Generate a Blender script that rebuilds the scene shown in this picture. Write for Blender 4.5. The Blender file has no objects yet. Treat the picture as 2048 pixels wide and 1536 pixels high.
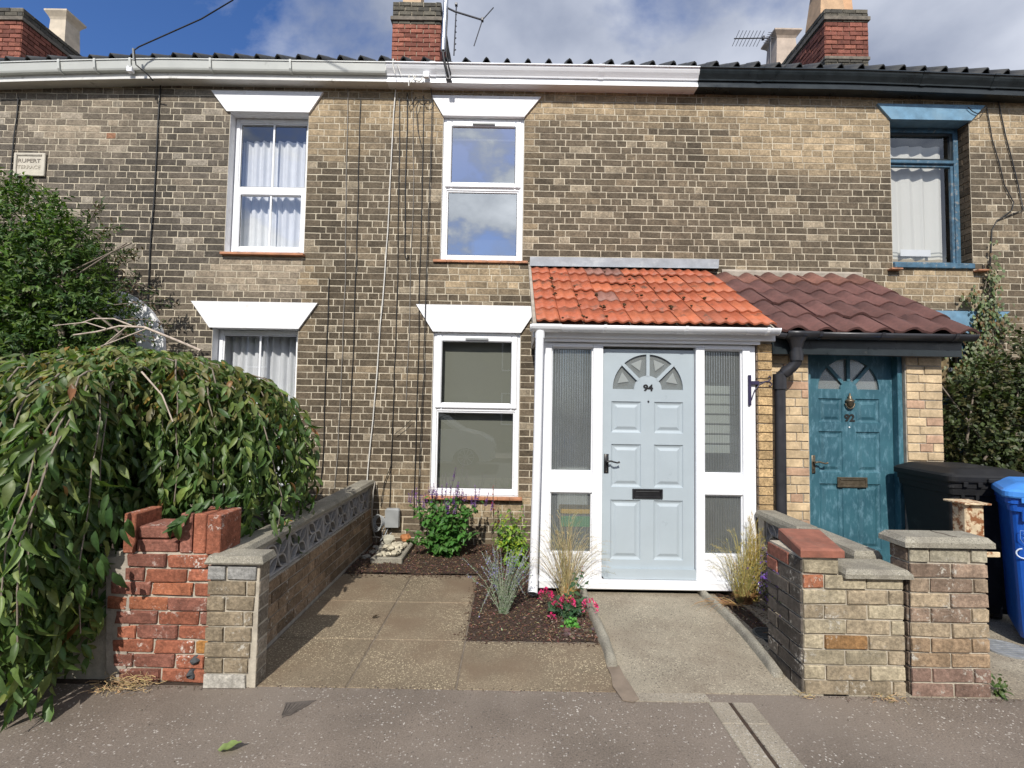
import bpy, math, random
from mathutils import Vector, Matrix, noise
sc = bpy.context.scene
R = math.radians
# ------------------------------------------------------------------ camera
cam_d = bpy.data.cameras.new('camera'); cam = bpy.data.objects.new('camera', cam_d); sc.collection.objects.link(cam)
CAM = Vector((0, 0, 1.54)); P_, RO = 0.0479, 0.0163
fw = Vector((0, math.cos(P_), math.sin(P_))); rt = Vector((1, 0, 0)); up = rt.cross(fw)
rt2 = rt*math.cos(RO) + up*math.sin(RO); up2 = up*math.cos(RO) - rt*math.sin(RO)
cam.matrix_world = Matrix(((rt2.x, up2.x, -fw.x, CAM.x), (rt2.y, up2.y, -fw.y, CAM.y), (rt2.z, up2.z, -fw.z, CAM.z), (0, 0, 0, 1)))
cam_d.sensor_width = 36; cam_d.lens = 36*965/2048; cam_d.clip_start = .02; cam_d.clip_end = 3000
sc.camera = cam
# ------------------------------------------------------------------ world, sun, exposure
SUN_EL, SUN_AZ = R(41), R(8)          # sun behind the camera, a little to its left
sund = Vector((-math.sin(SUN_AZ)*math.cos(SUN_EL), -math.cos(SUN_AZ)*math.cos(SUN_EL), math.sin(SUN_EL)))
w = bpy.data.worlds.new('World'); sc.world = w; w.use_nodes = True
nt = w.node_tree; nt.nodes.clear(); N = nt.nodes.new; L = nt.links.new
out = N('ShaderNodeOutputWorld'); sky = N('ShaderNodeTexSky'); sky.sky_type = 'NISHITA'; sky.sun_disc = False
sky.sun_elevation = SUN_EL; sky.sun_rotation = math.atan2(sund.x, sund.y) % (2*math.pi)
sky.air_density = 1.0; sky.dust_density = .4; sky.ozone_density = 3.0
bgs = N('ShaderNodeBackground'); bgs.inputs[1].default_value = .15
tcw = N('ShaderNodeTexCoord')
n1 = N('ShaderNodeTexNoise'); n1.inputs['Scale'].default_value = 1.9; n1.inputs['Detail'].default_value = 9; n1.inputs['Roughness'].default_value = .56; n1.inputs['Distortion'].default_value = .25
mapw = N('ShaderNodeMapping'); mapw.inputs['Location'].default_value = (5.2, .4, 1.3); mapw.inputs['Scale'].default_value = (1, 1, 1.5)
L(tcw.outputs['Generated'], mapw.inputs[0]); L(mapw.outputs[0], n1.inputs[0])
# the cloud bank: a broad sheet that breaks to clear blue towards the left
sep = N('ShaderNodeSeparateXYZ'); L(tcw.outputs['Generated'], sep.inputs[0])
mx = N('ShaderNodeMath'); mx.operation = 'MULTIPLY_ADD'; L(sep.outputs[0], mx.inputs[0]); mx.inputs[1].default_value = .62; mx.inputs[2].default_value = .235
my = N('ShaderNodeMath'); my.operation = 'MULTIPLY_ADD'; L(sep.outputs[1], my.inputs[0]); my.inputs[1].default_value = .10; my.inputs[2].default_value = 0
cl = N('ShaderNodeClamp'); L(mx.outputs[0], cl.inputs[0]); cl.inputs[1].default_value = -.14; cl.inputs[2].default_value = .17
ad = N('ShaderNodeMath'); ad.operation = 'ADD'; L(n1.outputs[0], ad.inputs[0]); L(cl.outputs[0], ad.inputs[1])
ad2 = N('ShaderNodeMath'); ad2.operation = 'ADD'; L(ad.outputs[0], ad2.inputs[0]); L(my.outputs[0], ad2.inputs[1])
rp = N('ShaderNodeValToRGB'); rp.color_ramp.elements[0].position = .50; rp.color_ramp.elements[1].position = .62
L(ad2.outputs[0], rp.inputs[0])
n2 = N('ShaderNodeTexNoise'); n2.inputs['Scale'].default_value = 3.4; n2.inputs['Detail'].default_value = 7; n2.inputs['Roughness'].default_value = .5
L(mapw.outputs[0], n2.inputs[0])
rc = N('ShaderNodeValToRGB'); rc.color_ramp.elements[0].position = .34; rc.color_ramp.elements[0].color = (.30, .345, .46, 1)
rc.color_ramp.elements[1].position = .68; rc.color_ramp.elements[1].color = (.70, .74, .84, 1)
L(n2.outputs[0], rc.inputs[0])
bgc = N('ShaderNodeBackground'); L(rc.outputs[0], bgc.inputs[0]); bgc.inputs[1].default_value = 1.06
hs = N('ShaderNodeHueSaturation'); hs.inputs['Saturation'].default_value = 1.22; hs.inputs['Hue'].default_value = .512; L(sky.outputs[0], hs.inputs['Color']); L(hs.outputs[0], bgs.inputs[0])
# heaped cumulus over the street side of the sky
n4 = N('ShaderNodeTexNoise'); n4.inputs['Scale'].default_value = 3.1; n4.inputs['Detail'].default_value = 10; n4.inputs['Roughness'].default_value = .55; L(mapw.outputs[0], n4.inputs[0])
r4 = N('ShaderNodeValToRGB'); r4.color_ramp.elements[0].position = .47; r4.color_ramp.elements[1].position = .53; L(n4.outputs[0], r4.inputs[0])
mk = N('ShaderNodeMapRange'); mk.inputs[1].default_value = .1; mk.inputs[2].default_value = -.5; L(sep.outputs[1], mk.inputs[0])
mm = N('ShaderNodeMath'); mm.operation = 'MULTIPLY'; L(r4.outputs[0], mm.inputs[0]); L(mk.outputs[0], mm.inputs[1])
r5 = N('ShaderNodeValToRGB'); r5.color_ramp.elements[0].position = .42; r5.color_ramp.elements[0].color = (.42, .47, .56, 1); r5.color_ramp.elements[1].position = .66; r5.color_ramp.elements[1].color = (1.6, 1.62, 1.65, 1); L(n4.outputs[0], r5.inputs[0])
mc = N('ShaderNodeMix'); mc.data_type = 'RGBA'; L(mm.outputs[0], mc.inputs[0]); L(rc.outputs[0], mc.inputs[6]); L(r5.outputs[0], mc.inputs[7]); L(mc.outputs[2], bgc.inputs[0])
cmx = N('ShaderNodeMath'); cmx.operation = 'MAXIMUM'; L(rp.outputs[0], cmx.inputs[0]); L(mm.outputs[0], cmx.inputs[1])
mxs = N('ShaderNodeMixShader'); L(cmx.outputs[0], mxs.inputs[0]); L(bgs.outputs[0], mxs.inputs[1]); L(bgc.outputs[0], mxs.inputs[2]); L(mxs.outputs[0], out.inputs[0])
sl = bpy.data.lights.new('sun', 'SUN'); sl.energy = 4.9; sl.angle = R(.53); sl.color = (1, .955, .88)
so = bpy.data.objects.new('sun', sl); sc.collection.objects.link(so); so.rotation_euler = (-sund).to_track_quat('-Z', 'Y').to_euler(); so.location = (0, -3, 8)
sc.view_settings.view_transform = 'Standard'; sc.view_settings.look = 'None'; sc.view_settings.exposure = 0.0; sc.view_settings.gamma = 1
sc.view_settings.use_curve_mapping = False
sc.cycles.use_denoising = True; sc.cycles.max_bounces = 8; sc.cycles.transparent_max_bounces = 16; sc.cycles.caustics_reflective = False; sc.cycles.caustics_refractive = False
sc.cycles.sample_clamp_indirect = 6

rng = random.Random(7)
def U(a, b): return rng.uniform(a, b)
def V(*a): return Vector(a)
C = sc.collection
# ------------------------------------------------------------------ mesh builder
class MB:
    def __init__(s): s.v = []; s.f = []; s.t = []; s.tint = (1, 1, 1)
    def add(s, vs, fs, tint=None):
        b = len(s.v); s.v += [Vector(v) for v in vs]; s.f += [tuple(i+b for i in f) for f in fs]
        s.t += [tint or s.tint]*len(vs); return s
    def quad(s, a, b, c, d, tint=None): return s.add([a, b, c, d], [(0, 1, 2, 3)], tint)
    def box(s, x0, x1, y0, y1, z0, z1, tint=None):
        return s.add([(x0,y0,z0),(x1,y0,z0),(x1,y1,z0),(x0,y1,z0),(x0,y0,z1),(x1,y0,z1),(x1,y1,z1),(x0,y1,z1)],
                     [(0,3,2,1),(4,5,6,7),(0,1,5,4),(1,2,6,5),(2,3,7,6),(3,0,4,7)], tint)
    def bbox(s, x0, x1, y0, y1, z0, z1, c=.004, tint=None):   # box with chamfered edges
        cx, cy, cz = (x0+x1)/2, (y0+y1)/2, (z0+z1)/2; hx, hy, hz = (x1-x0)/2, (y1-y0)/2, (z1-z0)/2
        c = min(c, hx*.45, hy*.45, hz*.45); vs = []
        for ax in range(3):
            for sx in (-1, 1):
                for sy in (-1, 1):
                    for sz in (-1, 1):
                        d = [hx-c, hy-c, hz-c]; d[ax] += c; vs.append((cx+sx*d[0], cy+sy*d[1], cz+sz*d[2]))
        def i(ax, a, b, d): return ax*8 + (a > 0)*4 + (b > 0)*2 + (d > 0)
        fs = []
        fs += [(i(0,s_,-1,-1), i(0,s_,1,-1), i(0,s_,1,1), i(0,s_,-1,1))[::1 if s_ > 0 else -1] for s_ in (-1, 1)]
        fs += [(i(1,-1,s_,-1), i(1,-1,s_,1), i(1,1,s_,1), i(1,1,s_,-1))[::1 if s_ > 0 else -1] for s_ in (-1, 1)]
        fs += [(i(2,-1,-1,s_), i(2,1,-1,s_), i(2,1,1,s_), i(2,-1,1,s_))[::1 if s_ > 0 else -1] for s_ in (-1, 1)]
        for a in (-1, 1):
            for b in (-1, 1):
                q = (i(0,a,b,-1), i(1,a,b,-1), i(1,a,b,1), i(0,a,b,1)); fs.append(q if a*b > 0 else q[::-1])
                q = (i(0,a,-1,b), i(0,a,1,b), i(2,a,1,b), i(2,a,-1,b)); fs.append(q if a*b > 0 else q[::-1])
                q = (i(1,-1,a,b), i(2,-1,a,b), i(2,1,a,b), i(1,1,a,b)); fs.append(q if a*b > 0 else q[::-1])
                for d in (-1, 1):
                    q = (i(0,a,b,d), i(1,a,b,d), i(2,a,b,d)); fs.append(q if a*b*d > 0 else q[::-1])
        return s.add(vs, fs, tint)
    def tube(s, pts, r, n=8, caps=True, tint=None):
        pts = [Vector(p) for p in pts]; m = len(pts); rs = r if isinstance(r, (list, tuple)) else [r]*m
        vs = []; prev = None
        for k in range(m):
            d = (pts[min(k+1, m-1)]-pts[max(k-1, 0)])
            d = d.normalized() if d.length > 1e-9 else Vector((0, 0, 1))
            if prev is None:
                a = d.cross(Vector((0, 0, 1)) if abs(d.z) < .9 else Vector((1, 0, 0))).normalized()
            else:
                a = prev - d*prev.dot(d); a = a.normalized() if a.length > 1e-6 else d.orthogonal().normalized()
            prev = a; b = d.cross(a)
            for j in range(n):
                t = 2*math.pi*j/n; vs.append(pts[k]+(a*math.cos(t)+b*math.sin(t))*rs[k])
        fs = [(k*n+j, k*n+(j+1) % n, (k+1)*n+(j+1) % n, (k+1)*n+j) for k in range(m-1) for j in range(n)]
        if caps: q_ = len(vs); vs += vs[:n]+vs[(m-1)*n:m*n]; fs += [tuple(range(q_+n-1, q_-1, -1)), tuple(range(q_+n, q_+2*n))]
        return s.add(vs, fs, tint)
    def prism(s, poly, a, b, ax=1, tint=None):    # extrude a polygon (2D) along axis ax from a to b
        def p(u, v, t): return {0: (t, u, v), 1: (u, t, v), 2: (u, v, t)}[ax]
        n = len(poly); vs = [p(u, v, a) for u, v in poly]+[p(u, v, b) for u, v in poly]
        fs = [tuple(range(n)), tuple(range(2*n-1, n-1, -1))]+[(i, i+n, (i+1) % n+n, (i+1) % n) for i in range(n)]
        return s.add(vs, fs, tint)
    def lathe(s, prof, cx, cy, n=20, tint=None):
        vs = [(cx+r*math.cos(2*math.pi*j/n), cy+r*math.sin(2*math.pi*j/n), z) for r, z in prof for j in range(n)]
        fs = [(k*n+j, k*n+(j+1) % n, (k+1)*n+(j+1) % n, (k+1)*n+j) for k in range(len(prof)-1) for j in range(n)]
        fs += [tuple(range(n-1, -1, -1)), tuple(range((len(prof)-1)*n, len(prof)*n))]
        return s.add(vs, fs, tint)
    def xf(s, M, k=0):
        for i in range(k, len(s.v)): s.v[i] = M @ s.v[i]
        return s
WL = {}
def wloc(o): return WL.get(o.name, Vector((0, 0, 0))) if o else Vector((0, 0, 0))
def mesh_of(mb, name, mat, smooth=False, org=(0, 0, 0)):
    me = bpy.data.meshes.new(name); org = Vector(org)
    me.from_pydata([tuple(v-org) for v in mb.v], [], mb.f)
    at = me.color_attributes.new('tint', 'FLOAT_COLOR', 'POINT')
    at.data.foreach_set('color', [c for t in mb.t for c in (t[0], t[1], t[2], 1)])
    me.materials.append(mat)
    if smooth: me.polygons.foreach_set('use_smooth', [True]*len(me.polygons))
    me.update(); return me
def props(o, label=None, cat=None, group=None, kind=None):
    if label: o['label'] = label
    if cat: o['category'] = cat
    if group: o['group'] = group
    if kind: o['kind'] = kind
    return o
def link(o, parent, loc):
    C.objects.link(o); loc = Vector(loc)
    if parent: o.parent = parent; o.location = loc - wloc(parent)
    else: o.location = loc
    WL[o.name] = loc; return o
def part(name, mb, mat, parent=None, smooth=False, loc=None, **k):
    if loc is None:
        xs = [v.x for v in mb.v]; ys = [v.y for v in mb.v]; zs = [v.z for v in mb.v]
        loc = ((min(xs)+max(xs))/2, (min(ys)+max(ys))/2, min(zs))
    o = bpy.data.objects.new(name, mesh_of(mb, name, mat, smooth, loc))
    link(o, parent, loc); return props(o, **k)
def empty(name, loc, label, cat, group=None):
    o = bpy.data.objects.new(name, None); o.empty_display_size = .1; link(o, None, loc)
    return props(o, label, cat, group)
def struct(name, mb, mat, smooth=False): return part(name, mb, mat, None, smooth, loc=(0, 0, 0), kind='structure')
# ------------------------------------------------------------------ materials
def lin(r, g, b):
    f = lambda c: (c/255/12.92 if c <= 10 else ((c/255+.055)/1.055)**2.4)
    return (f(r), f(g), f(b))
def NT(name):
    m = bpy.data.materials.new(name); m.use_nodes = True; nt = m.node_tree; b = nt.nodes['Principled BSDF']
    return m, nt, b
def nnoise(nt, scale, detail=4, rough=.55, vec=None):
    n = nt.nodes.new('ShaderNodeTexNoise'); n.inputs['Scale'].default_value = scale; n.inputs['Detail'].default_value = detail; n.inputs['Roughness'].default_value = rough
    if vec is None:
        g = nt.nodes.get('geo') or nt.nodes.new('ShaderNodeNewGeometry'); g.name = 'geo'; vec = g.outputs['Position']
    nt.links.new(vec, n.inputs['Vector']); return n
def ramp(nt, src, stops):
    r = nt.nodes.new('ShaderNodeValToRGB'); e = r.color_ramp.elements
    while len(e) < len(stops): e.new(.5)
    for k, (p, c) in enumerate(stops): e[k].position = p; e[k].color = (c, c, c, 1) if isinstance(c, (int, float)) else (*c, 1)
    nt.links.new(src, r.inputs[0]); return r
def mix(nt, fac, a, b, mode='MIX'):
    m = nt.nodes.new('ShaderNodeMix'); m.data_type = 'RGBA'; m.blend_type = mode
    def put(i, v):
        if isinstance(v, (int, float)): m.inputs[i].default_value = v if i == 0 else (v, v, v, 1)
        elif isinstance(v, tuple): m.inputs[i].default_value = (*v[:3], 1)
        else: nt.links.new(v, m.inputs[i])
    put(0, fac); put(6, a); put(7, b); return m.outputs[2]
def tint_col(nt):
    a = nt.nodes.new('ShaderNodeAttribute'); a.attribute_name = 'tint'; o = nt.nodes.new('ShaderNodeObjectInfo')
    return mix(nt, 1.0, a.outputs['Color'], o.outputs['Color'], 'MULTIPLY')
def bump(nt, b, src, strength, dist):
    n = nt.nodes.new('ShaderNodeBump'); n.inputs['Strength'].default_value = strength; n.inputs['Distance'].default_value = dist
    nt.links.new(src, n.inputs['Height']); prev = b.inputs['Normal']
    if prev.is_linked: nt.links.new(prev.links[0].from_socket, n.inputs['Normal'])
    nt.links.new(n.outputs[0], b.inputs['Normal'])
def basic(name, col, rough=.6, var=.15, scale=8, tint=False, bmp=0, bscale=60, metal=0, dirt=None, dscale=3, dth=(.5, .65), spec=.5, coat=0):
    m, nt, b = NT(name)
    n = nnoise(nt, scale, 5)
    base = tint_col(nt) if tint else None
    c1 = tuple(c*(1-var) for c in col); c2 = tuple(min(1, c*(1+var)) for c in col)
    r = ramp(nt, n.outputs[0], [(.3, c1), (.7, c2)]).outputs[0]
    if tint: r = mix(nt, 1.0, r, base, 'MULTIPLY')
    if dirt:
        d = nnoise(nt, dscale, 8, .68); f = ramp(nt, d.outputs[0], [(dth[0], 0.0), (dth[1], 1.0)]).outputs[0]
        r = mix(nt, f, r, dirt)
    nt.links.new(r, b.inputs['Base Color'])
    b.inputs['Roughness'].default_value = rough; b.inputs['Metallic'].default_value = metal; b.inputs['Specular IOR Level'].default_value = spec; b.inputs['Coat Weight'].default_value = coat
    rr = ramp(nt, n.outputs[0], [(.3, max(0, rough-.07)), (.7, min(1, rough+.07))]); nt.links.new(rr.outputs[0], b.inputs['Roughness'])
    if bmp: bump(nt, b, nnoise(nt, bscale, 5, .6).outputs[0], bmp, .004)
    return m
def brickmat(name, pit=.5, speck=None, lichen=None, bs=110, lo=.52, hi=1.55):
    m, nt, b = NT(name); c = tint_col(nt)
    n = nnoise(nt, 55, 6, .7); c = mix(nt, 1.0, c, ramp(nt, n.outputs[0], [(.28, lo), (.5, .97), (.72, hi)]).outputs[0], 'MULTIPLY')
    n2 = nnoise(nt, 9, 5, .6); c = mix(nt, 1.0, c, ramp(nt, n2.outputs[0], [(.3, .72), (.7, 1.25)]).outputs[0], 'MULTIPLY')
    if speck:
        s_ = nnoise(nt, speck[1], 5, .72); f = ramp(nt, s_.outputs[0], [(speck[2], 0.0), (speck[2]+.06, 1.0)]).outputs[0]
        c = mix(nt, f, c, speck[0])
    if lichen:
        big = nnoise(nt, lichen[2], 3, .5); bf = ramp(nt, big.outputs[0], [(.52, 0.0), (.62, 1.0)])
        l = nnoise(nt, lichen[1], 6, .75); lf = ramp(nt, l.outputs[0], [(.54, 0.0), (.6, 1.0)])
        f = mix(nt, 1.0, bf.outputs[0], lf.outputs[0], 'MULTIPLY'); c = mix(nt, f, c, lichen[0])
    nt.links.new(c, b.inputs['Base Color']); b.inputs['Roughness'].default_value = .9; b.inputs['Specular IOR Level'].default_value = .25
    bump(nt, b, nnoise(nt, bs, 6, .7).outputs[0], pit, .006)
    return m
def aggregate(name, base, light, dark, cell, frac=.3, stain=None, patch=None, rough=.9, bmp=.6, stain_amt=.8, sbig=1.3, dfrac=.82):
    m, nt, b = NT(name)
    n = nnoise(nt, 1.7, 6, .6); c = ramp(nt, n.outputs[0], [(.3, tuple(x*.78 for x in base)), (.7, tuple(x*1.22 for x in base))]).outputs[0]
    n3 = nnoise(nt, 130, 4, .7); c = mix(nt, 1.0, c, ramp(nt, n3.outputs[0], [(.3, .62), (.7, 1.4)]).outputs[0], 'MULTIPLY')
    g = nt.nodes['geo']
    vo = nt.nodes.new('ShaderNodeTexVoronoi'); vo.inputs['Scale'].default_value = cell; dn = nt.nodes.new('ShaderNodeTexNoise'); dn.inputs['Scale'].default_value = cell*.9; dn.inputs['Detail'].default_value = 2; nt.links.new(g.outputs['Position'], dn.inputs['Vector'])
    va = nt.nodes.new('ShaderNodeVectorMath'); va.operation = 'MULTIPLY_ADD'; nt.links.new(dn.outputs['Color'], va.inputs[0]); va.inputs[1].default_value = (1.3/cell,)*3; nt.links.new(g.outputs['Position'], va.inputs[2]); nt.links.new(va.outputs[0], vo.inputs['Vector'])
    sp = nt.nodes.new('ShaderNodeSeparateColor'); nt.links.new(vo.outputs['Color'], sp.inputs[0])
    sel = ramp(nt, sp.outputs[0], [(1-frac, 0.0), (min(1, 1-frac+.02), 1.0)]).outputs[0]
    dist = ramp(nt, vo.outputs['Distance'], [(.36, 1.0), (.5, 0.0)]).outputs[0]
    pat = nnoise(nt, patch or 2.2, 5, .6); pf = ramp(nt, pat.outputs[0], [(.38, .12), (.58, 1.0)]).outputs[0]
    f = mix(nt, 1.0, sel, dist, 'MULTIPLY'); f = mix(nt, 1.0, f, pf, 'MULTIPLY')
    lc = mix(nt, sp.outputs[1], tuple(x*.65 for x in light), light); c = mix(nt, f, c, lc)
    dsel = ramp(nt, sp.outputs[2], [(dfrac, 0.0), (dfrac+.03, 1.0)]).outputs[0]; c = mix(nt, mix(nt, 1.0, mix(nt, 1.0, dsel, dist, 'MULTIPLY'), .7, 'MULTIPLY'), c, dark)
    if stain:
        sn = nnoise(nt, sbig, 7, .62); sf = ramp(nt, sn.outputs[0], [(.46, 0.0), (.64, stain_amt)]).outputs[0]; c = mix(nt, sf, c, stain)
    nt.links.new(c, b.inputs['Base Color']); b.inputs['Roughness'].default_value = rough; b.inputs['Specular IOR Level'].default_value = .3
    bump(nt, b, vo.outputs['Distance'], -bmp*.5, .004); bump(nt, b, n3.outputs[0], bmp, .003)
    return m
def leafmat(name, trans=.3, rough=.42, spec=.5):
    m, nt, b = NT(name); c = tint_col(nt); n = nnoise(nt, 40, 3)
    c = mix(nt, 1.0, c, ramp(nt, n.outputs[0], [(.3, .8), (.7, 1.2)]).outputs[0], 'MULTIPLY')
    nt.links.new(c, b.inputs['Base Color']); b.inputs['Roughness'].default_value = rough; b.inputs['Specular IOR Level'].default_value = spec
    t = nt.nodes.new('ShaderNodeBsdfTranslucent'); nt.links.new(mix(nt, 1.0, c, (1.3, 1.5, .55), 'MULTIPLY'), t.inputs[0])
    ms = nt.nodes.new('ShaderNodeMixShader'); ms.inputs[0].default_value = trans; o = nt.nodes['Material Output']
    nt.links.new(b.outputs[0], ms.inputs[1]); nt.links.new(t.outputs[0], ms.inputs[2]); nt.links.new(ms.outputs[0], o.inputs[0]); return m
def glassmat(name, fac=.22, rough=.0, col=(1, 1, 1), haze=0):
    m, nt, b = NT(name); nt.nodes.remove(b); o = nt.nodes['Material Output']
    g = nt.nodes.new('ShaderNodeBsdfGlossy'); g.inputs['Roughness'].default_value = rough; g.inputs[0].default_value = (.9, .95, 1, 1)
    t = nt.nodes.new('ShaderNodeBsdfTransparent'); t.inputs[0].default_value = (*col, 1)
    lw = nt.nodes.new('ShaderNodeLayerWeight'); pw = nt.nodes.new('ShaderNodeMath'); pw.operation = 'POWER'; pw.inputs[1].default_value = 4; nt.links.new(lw.outputs['Facing'], pw.inputs[0])
    f = ramp(nt, pw.outputs[0], [(0, fac), (1, 1.0)])
    ms = nt.nodes.new('ShaderNodeMixShader'); nt.links.new(f.outputs[0], ms.inputs[0]); nt.links.new(t.outputs[0], ms.inputs[1]); nt.links.new(g.outputs[0], ms.inputs[2])
    last = ms.outputs[0]
    if haze:
        d = nt.nodes.new('ShaderNodeBsdfDiffuse'); d.inputs[0].default_value = (.45, .48, .46, 1); m2 = nt.nodes.new('ShaderNodeMixShader'); m2.inputs[0].default_value = haze
        nt.links.new(last, m2.inputs[1]); nt.links.new(d.outputs[0], m2.inputs[2]); last = m2.outputs[0]
    nt.links.new(last, o.inputs[0]); return m
M = {}
M['house_brick'] = brickmat('sooty_brick', .55, speck=((.42, .38, .31), 60, .66))
M['chim_brick'] = brickmat('chimney_brick', .5)
M['yellow_brick'] = brickmat('pale_brick', .25, lo=.8, hi=1.2)
M['rustic_brick'] = brickmat('rustic_brick', 1.0, speck=((.14, .085, .04), 75, .56), bs=70)
M['cream_brick'] = brickmat('concrete_brick', .8, speck=((.5, .47, .42), 85, .66), lichen=((.46, .43, .37), 45, 6))
M['red_brick'] = brickmat('red_brick', .9, speck=((.58, .48, .42), 75, .66), lichen=((.62, .56, .50), 42, 7))
M['mortar'] = basic('lime_mortar', (.51, .45, .345), .95, .22, 14, tint=True, bmp=.8, bscale=90, dirt=(.30, .26, .20), dscale=2.2, dth=(.5, .72))
M['mortar_dark'] = basic('cement_mortar', (.34, .31, .26), .95, .25, 20, bmp=.9, bscale=120, tint=True)
M['white_paint'] = basic('white_masonry_paint', (.78, .78, .79), .6, .05, 6, bmp=.5, bscale=35, dirt=(.50, .47, .43), dscale=6, dth=(.54, .80))
M['white_wood'] = basic('white_gloss_wood', (.80, .81, .83), .32, .02, 5, bmp=.12, bscale=30, dirt=(.62, .62, .62), dscale=7, dth=(.68, .9))
M['old_white'] = basic('weathered_white_paint', (.62, .61, .58), .55, .08, 6, bmp=.3, bscale=50, dirt=(.16, .15, .12), dscale=6, dth=(.58, .72))
M['upvc'] = basic('white_plastic', (.82, .83, .85), .28, .015, 4)
M['upvc_old'] = basic('aged_white_plastic', (.50, .51, .48), .4, .05, 4, dirt=(.22, .22, .19), dscale=5, dth=(.6, .78))
M['black_paint'] = basic('black_gloss_paint', (.018, .024, .027), .32, .3, 8, bmp=.2, bscale=30, dirt=(.1, .1, .09), dscale=5, dth=(.66, .8))
M['black_plastic'] = basic('black_plastic', (.028, .028, .032), .38, .2, 10, bmp=.1, bscale=80)
M['grey_plastic'] = basic('grey_plastic', (.27, .28, .28), .5, .12, 9, bmp=.15, bscale=60)
M['seal'] = basic('window_seal', (.03, .03, .03), .6)
M['terracotta'] = basic('clay_tile_sill', (.42, .19, .10), .75, .25, 12, bmp=.5, dirt=(.18, .1, .06), dscale=9, dth=(.52, .7))
M['orange_tile'] = basic('orange_clay_tile', (1, 1, 1), .62, .22, 14, tint=True, bmp=.5, bscale=70, dirt=(.11, .06, .038), dscale=8, dth=(.55, .68))
M['maroon_tile'] = basic('maroon_concrete_tile', (1, 1, 1), .88, .35, 30, tint=True, bmp=1.0, bscale=110, dirt=(.33, .25, .22), dscale=60, dth=(.68, .74))
M['black_tile'] = basic('dark_roof_tile', (.03, .032, .034), .7, .3, 12, bmp=.5)
M['moss'] = basic('moss', (.06, .035, .012), .95, .5, 60, bmp=1, bscale=120)
M['lead'] = basic('lead_flashing', (.27, .285, .31), .65, .2, 7, bmp=.4, bscale=20, dirt=(.42, .43, .44), dscale=5, dth=(.5, .7))
M['cement'] = basic('cement_fillet', (.33, .29, .24), .95, .25, 9, bmp=1, bscale=60)
M['dooryblue'] = basic('pale_blue_gloss_paint', (.375, .43, .465), .34, .03, 5, bmp=.1, bscale=40)
M['blue_wood'] = basic('peeling_blue_paint', (.05, .115, .175), .6, .35, 14, bmp=.9, bscale=50, dirt=(.22, .23, .23), dscale=17, dth=(.55, .62))
M['blue_lintel'] = basic('blue_masonry_paint', (.13, .25, .36), .7, .25, 9, bmp=.5, bscale=50, dirt=(.20, .31, .39), dscale=3, dth=(.5, .8))
def teal():
    m, nt, b = NT('weathered_teal_paint'); n = nnoise(nt, 3, 5)
    c = ramp(nt, n.outputs[0], [(.3, (.020, .078, .108)), (.7, (.042, .135, .172))]).outputs[0]
    g = nt.nodes['geo']; mp = nt.nodes.new('ShaderNodeMapping'); mp.inputs['Scale'].default_value = (1, 1, .35); nt.links.new(g.outputs['Position'], mp.inputs[0])
    s1 = nnoise(nt, 26, 8, .72, mp.outputs[0]); c = mix(nt, ramp(nt, s1.outputs[0], [(.5, 0.0), (.66, .75)]).outputs[0], c, (.12, .24, .30))
    s2 = nnoise(nt, 38, 8, .75, mp.outputs[0]); c = mix(nt, ramp(nt, s2.outputs[0], [(.60, 0.0), (.67, .8)]).outputs[0], c, (.02, .07, .10))
    nt.links.new(c, b.inputs['Base Color']); b.inputs['Roughness'].default_value = .55; bump(nt, b, s2.outputs[0], .3, .003); return m
M['teal'] = teal()
M['brass'] = basic('tarnished_brass', (.16, .13, .09), .45, .3, 30, metal=.7, bmp=.3)
M['iron'] = basic('black_iron', (.012, .012, .014), .4, .2, 20)
M['aluminium'] = basic('aerial_aluminium', (.5, .52, .55), .35, .15, 8, metal=.8)
M['dark_metal'] = basic('dark_aerial_metal', (.06, .06, .07), .5, .2, 8)
M['concrete'] = aggregate('coping_concrete', (.27, .25, .20), (.52, .49, .42), (.08, .07, .06), 150, .3, bmp=.8, stain=(.16, .145, .12), stain_amt=.6, sbig=6)
M['mortar_pier'] = basic('weathered_pier_mortar', (.43, .385, .31), .95, .25, 20, bmp=.9, bscale=120)
M['screen'] = basic('cast_concrete_block', (.31, .30, .29), .9, .18, 12, bmp=.6, bscale=90, dirt=(.17, .15, .12), dscale=8, dth=(.5, .75))
M['slab'] = aggregate('paving_slab', (.19, .15, .102), (.56, .47, .31), (.06, .05, .035), 105, .45, stain=(.165, .118, .078), stain_amt=.85, sbig=1.6, patch=1.9)
M['path'] = aggregate('path_concrete', (.285, .25, .19), (.56, .50, .38), (.045, .035, .03), 92, .5, stain=(.17, .13, .095), stain_amt=.55, sbig=1.3)
M['asphalt'] = aggregate('pavement_asphalt', (.178, .146, .118), (.58, .54, .48), (.07, .06, .055), 98, .12, dfrac=.90, stain=(.225, .19, .158), stain_amt=.65, sbig=.9, bmp=1.0)
M['road'] = basic('road_asphalt', (.06, .06, .06), .9, .2, 20, bmp=.8)
M['channel'] = aggregate('channel_concrete', (.29, .255, .20), (.48, .45, .4), (.04, .035, .03), 110, .3, stain=(.2, .17, .13), stain_amt=.5, sbig=2.5)
M['soil'] = basic('soil', (.045, .028, .018), .95, .5, 30, bmp=1.2, bscale=50)
M['mulch'] = basic('bark_mulch', (1, 1, 1), .9, .3, 40, tint=True)
M['stone'] = basic('rockery_stone', (1, 1, 1), .8, .25, 25, tint=True, bmp=.6, bscale=60)
M['leaf'] = leafmat('cherry_leaf', .32, .46, .4)
M['leaf2'] = leafmat('garden_leaf', .3, .5, .4)
M['petal'] = leafmat('petal', .3, .7, .2)
M['straw'] = basic('dry_straw', (1, 1, 1), .8, .15, 30, tint=True)
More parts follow.
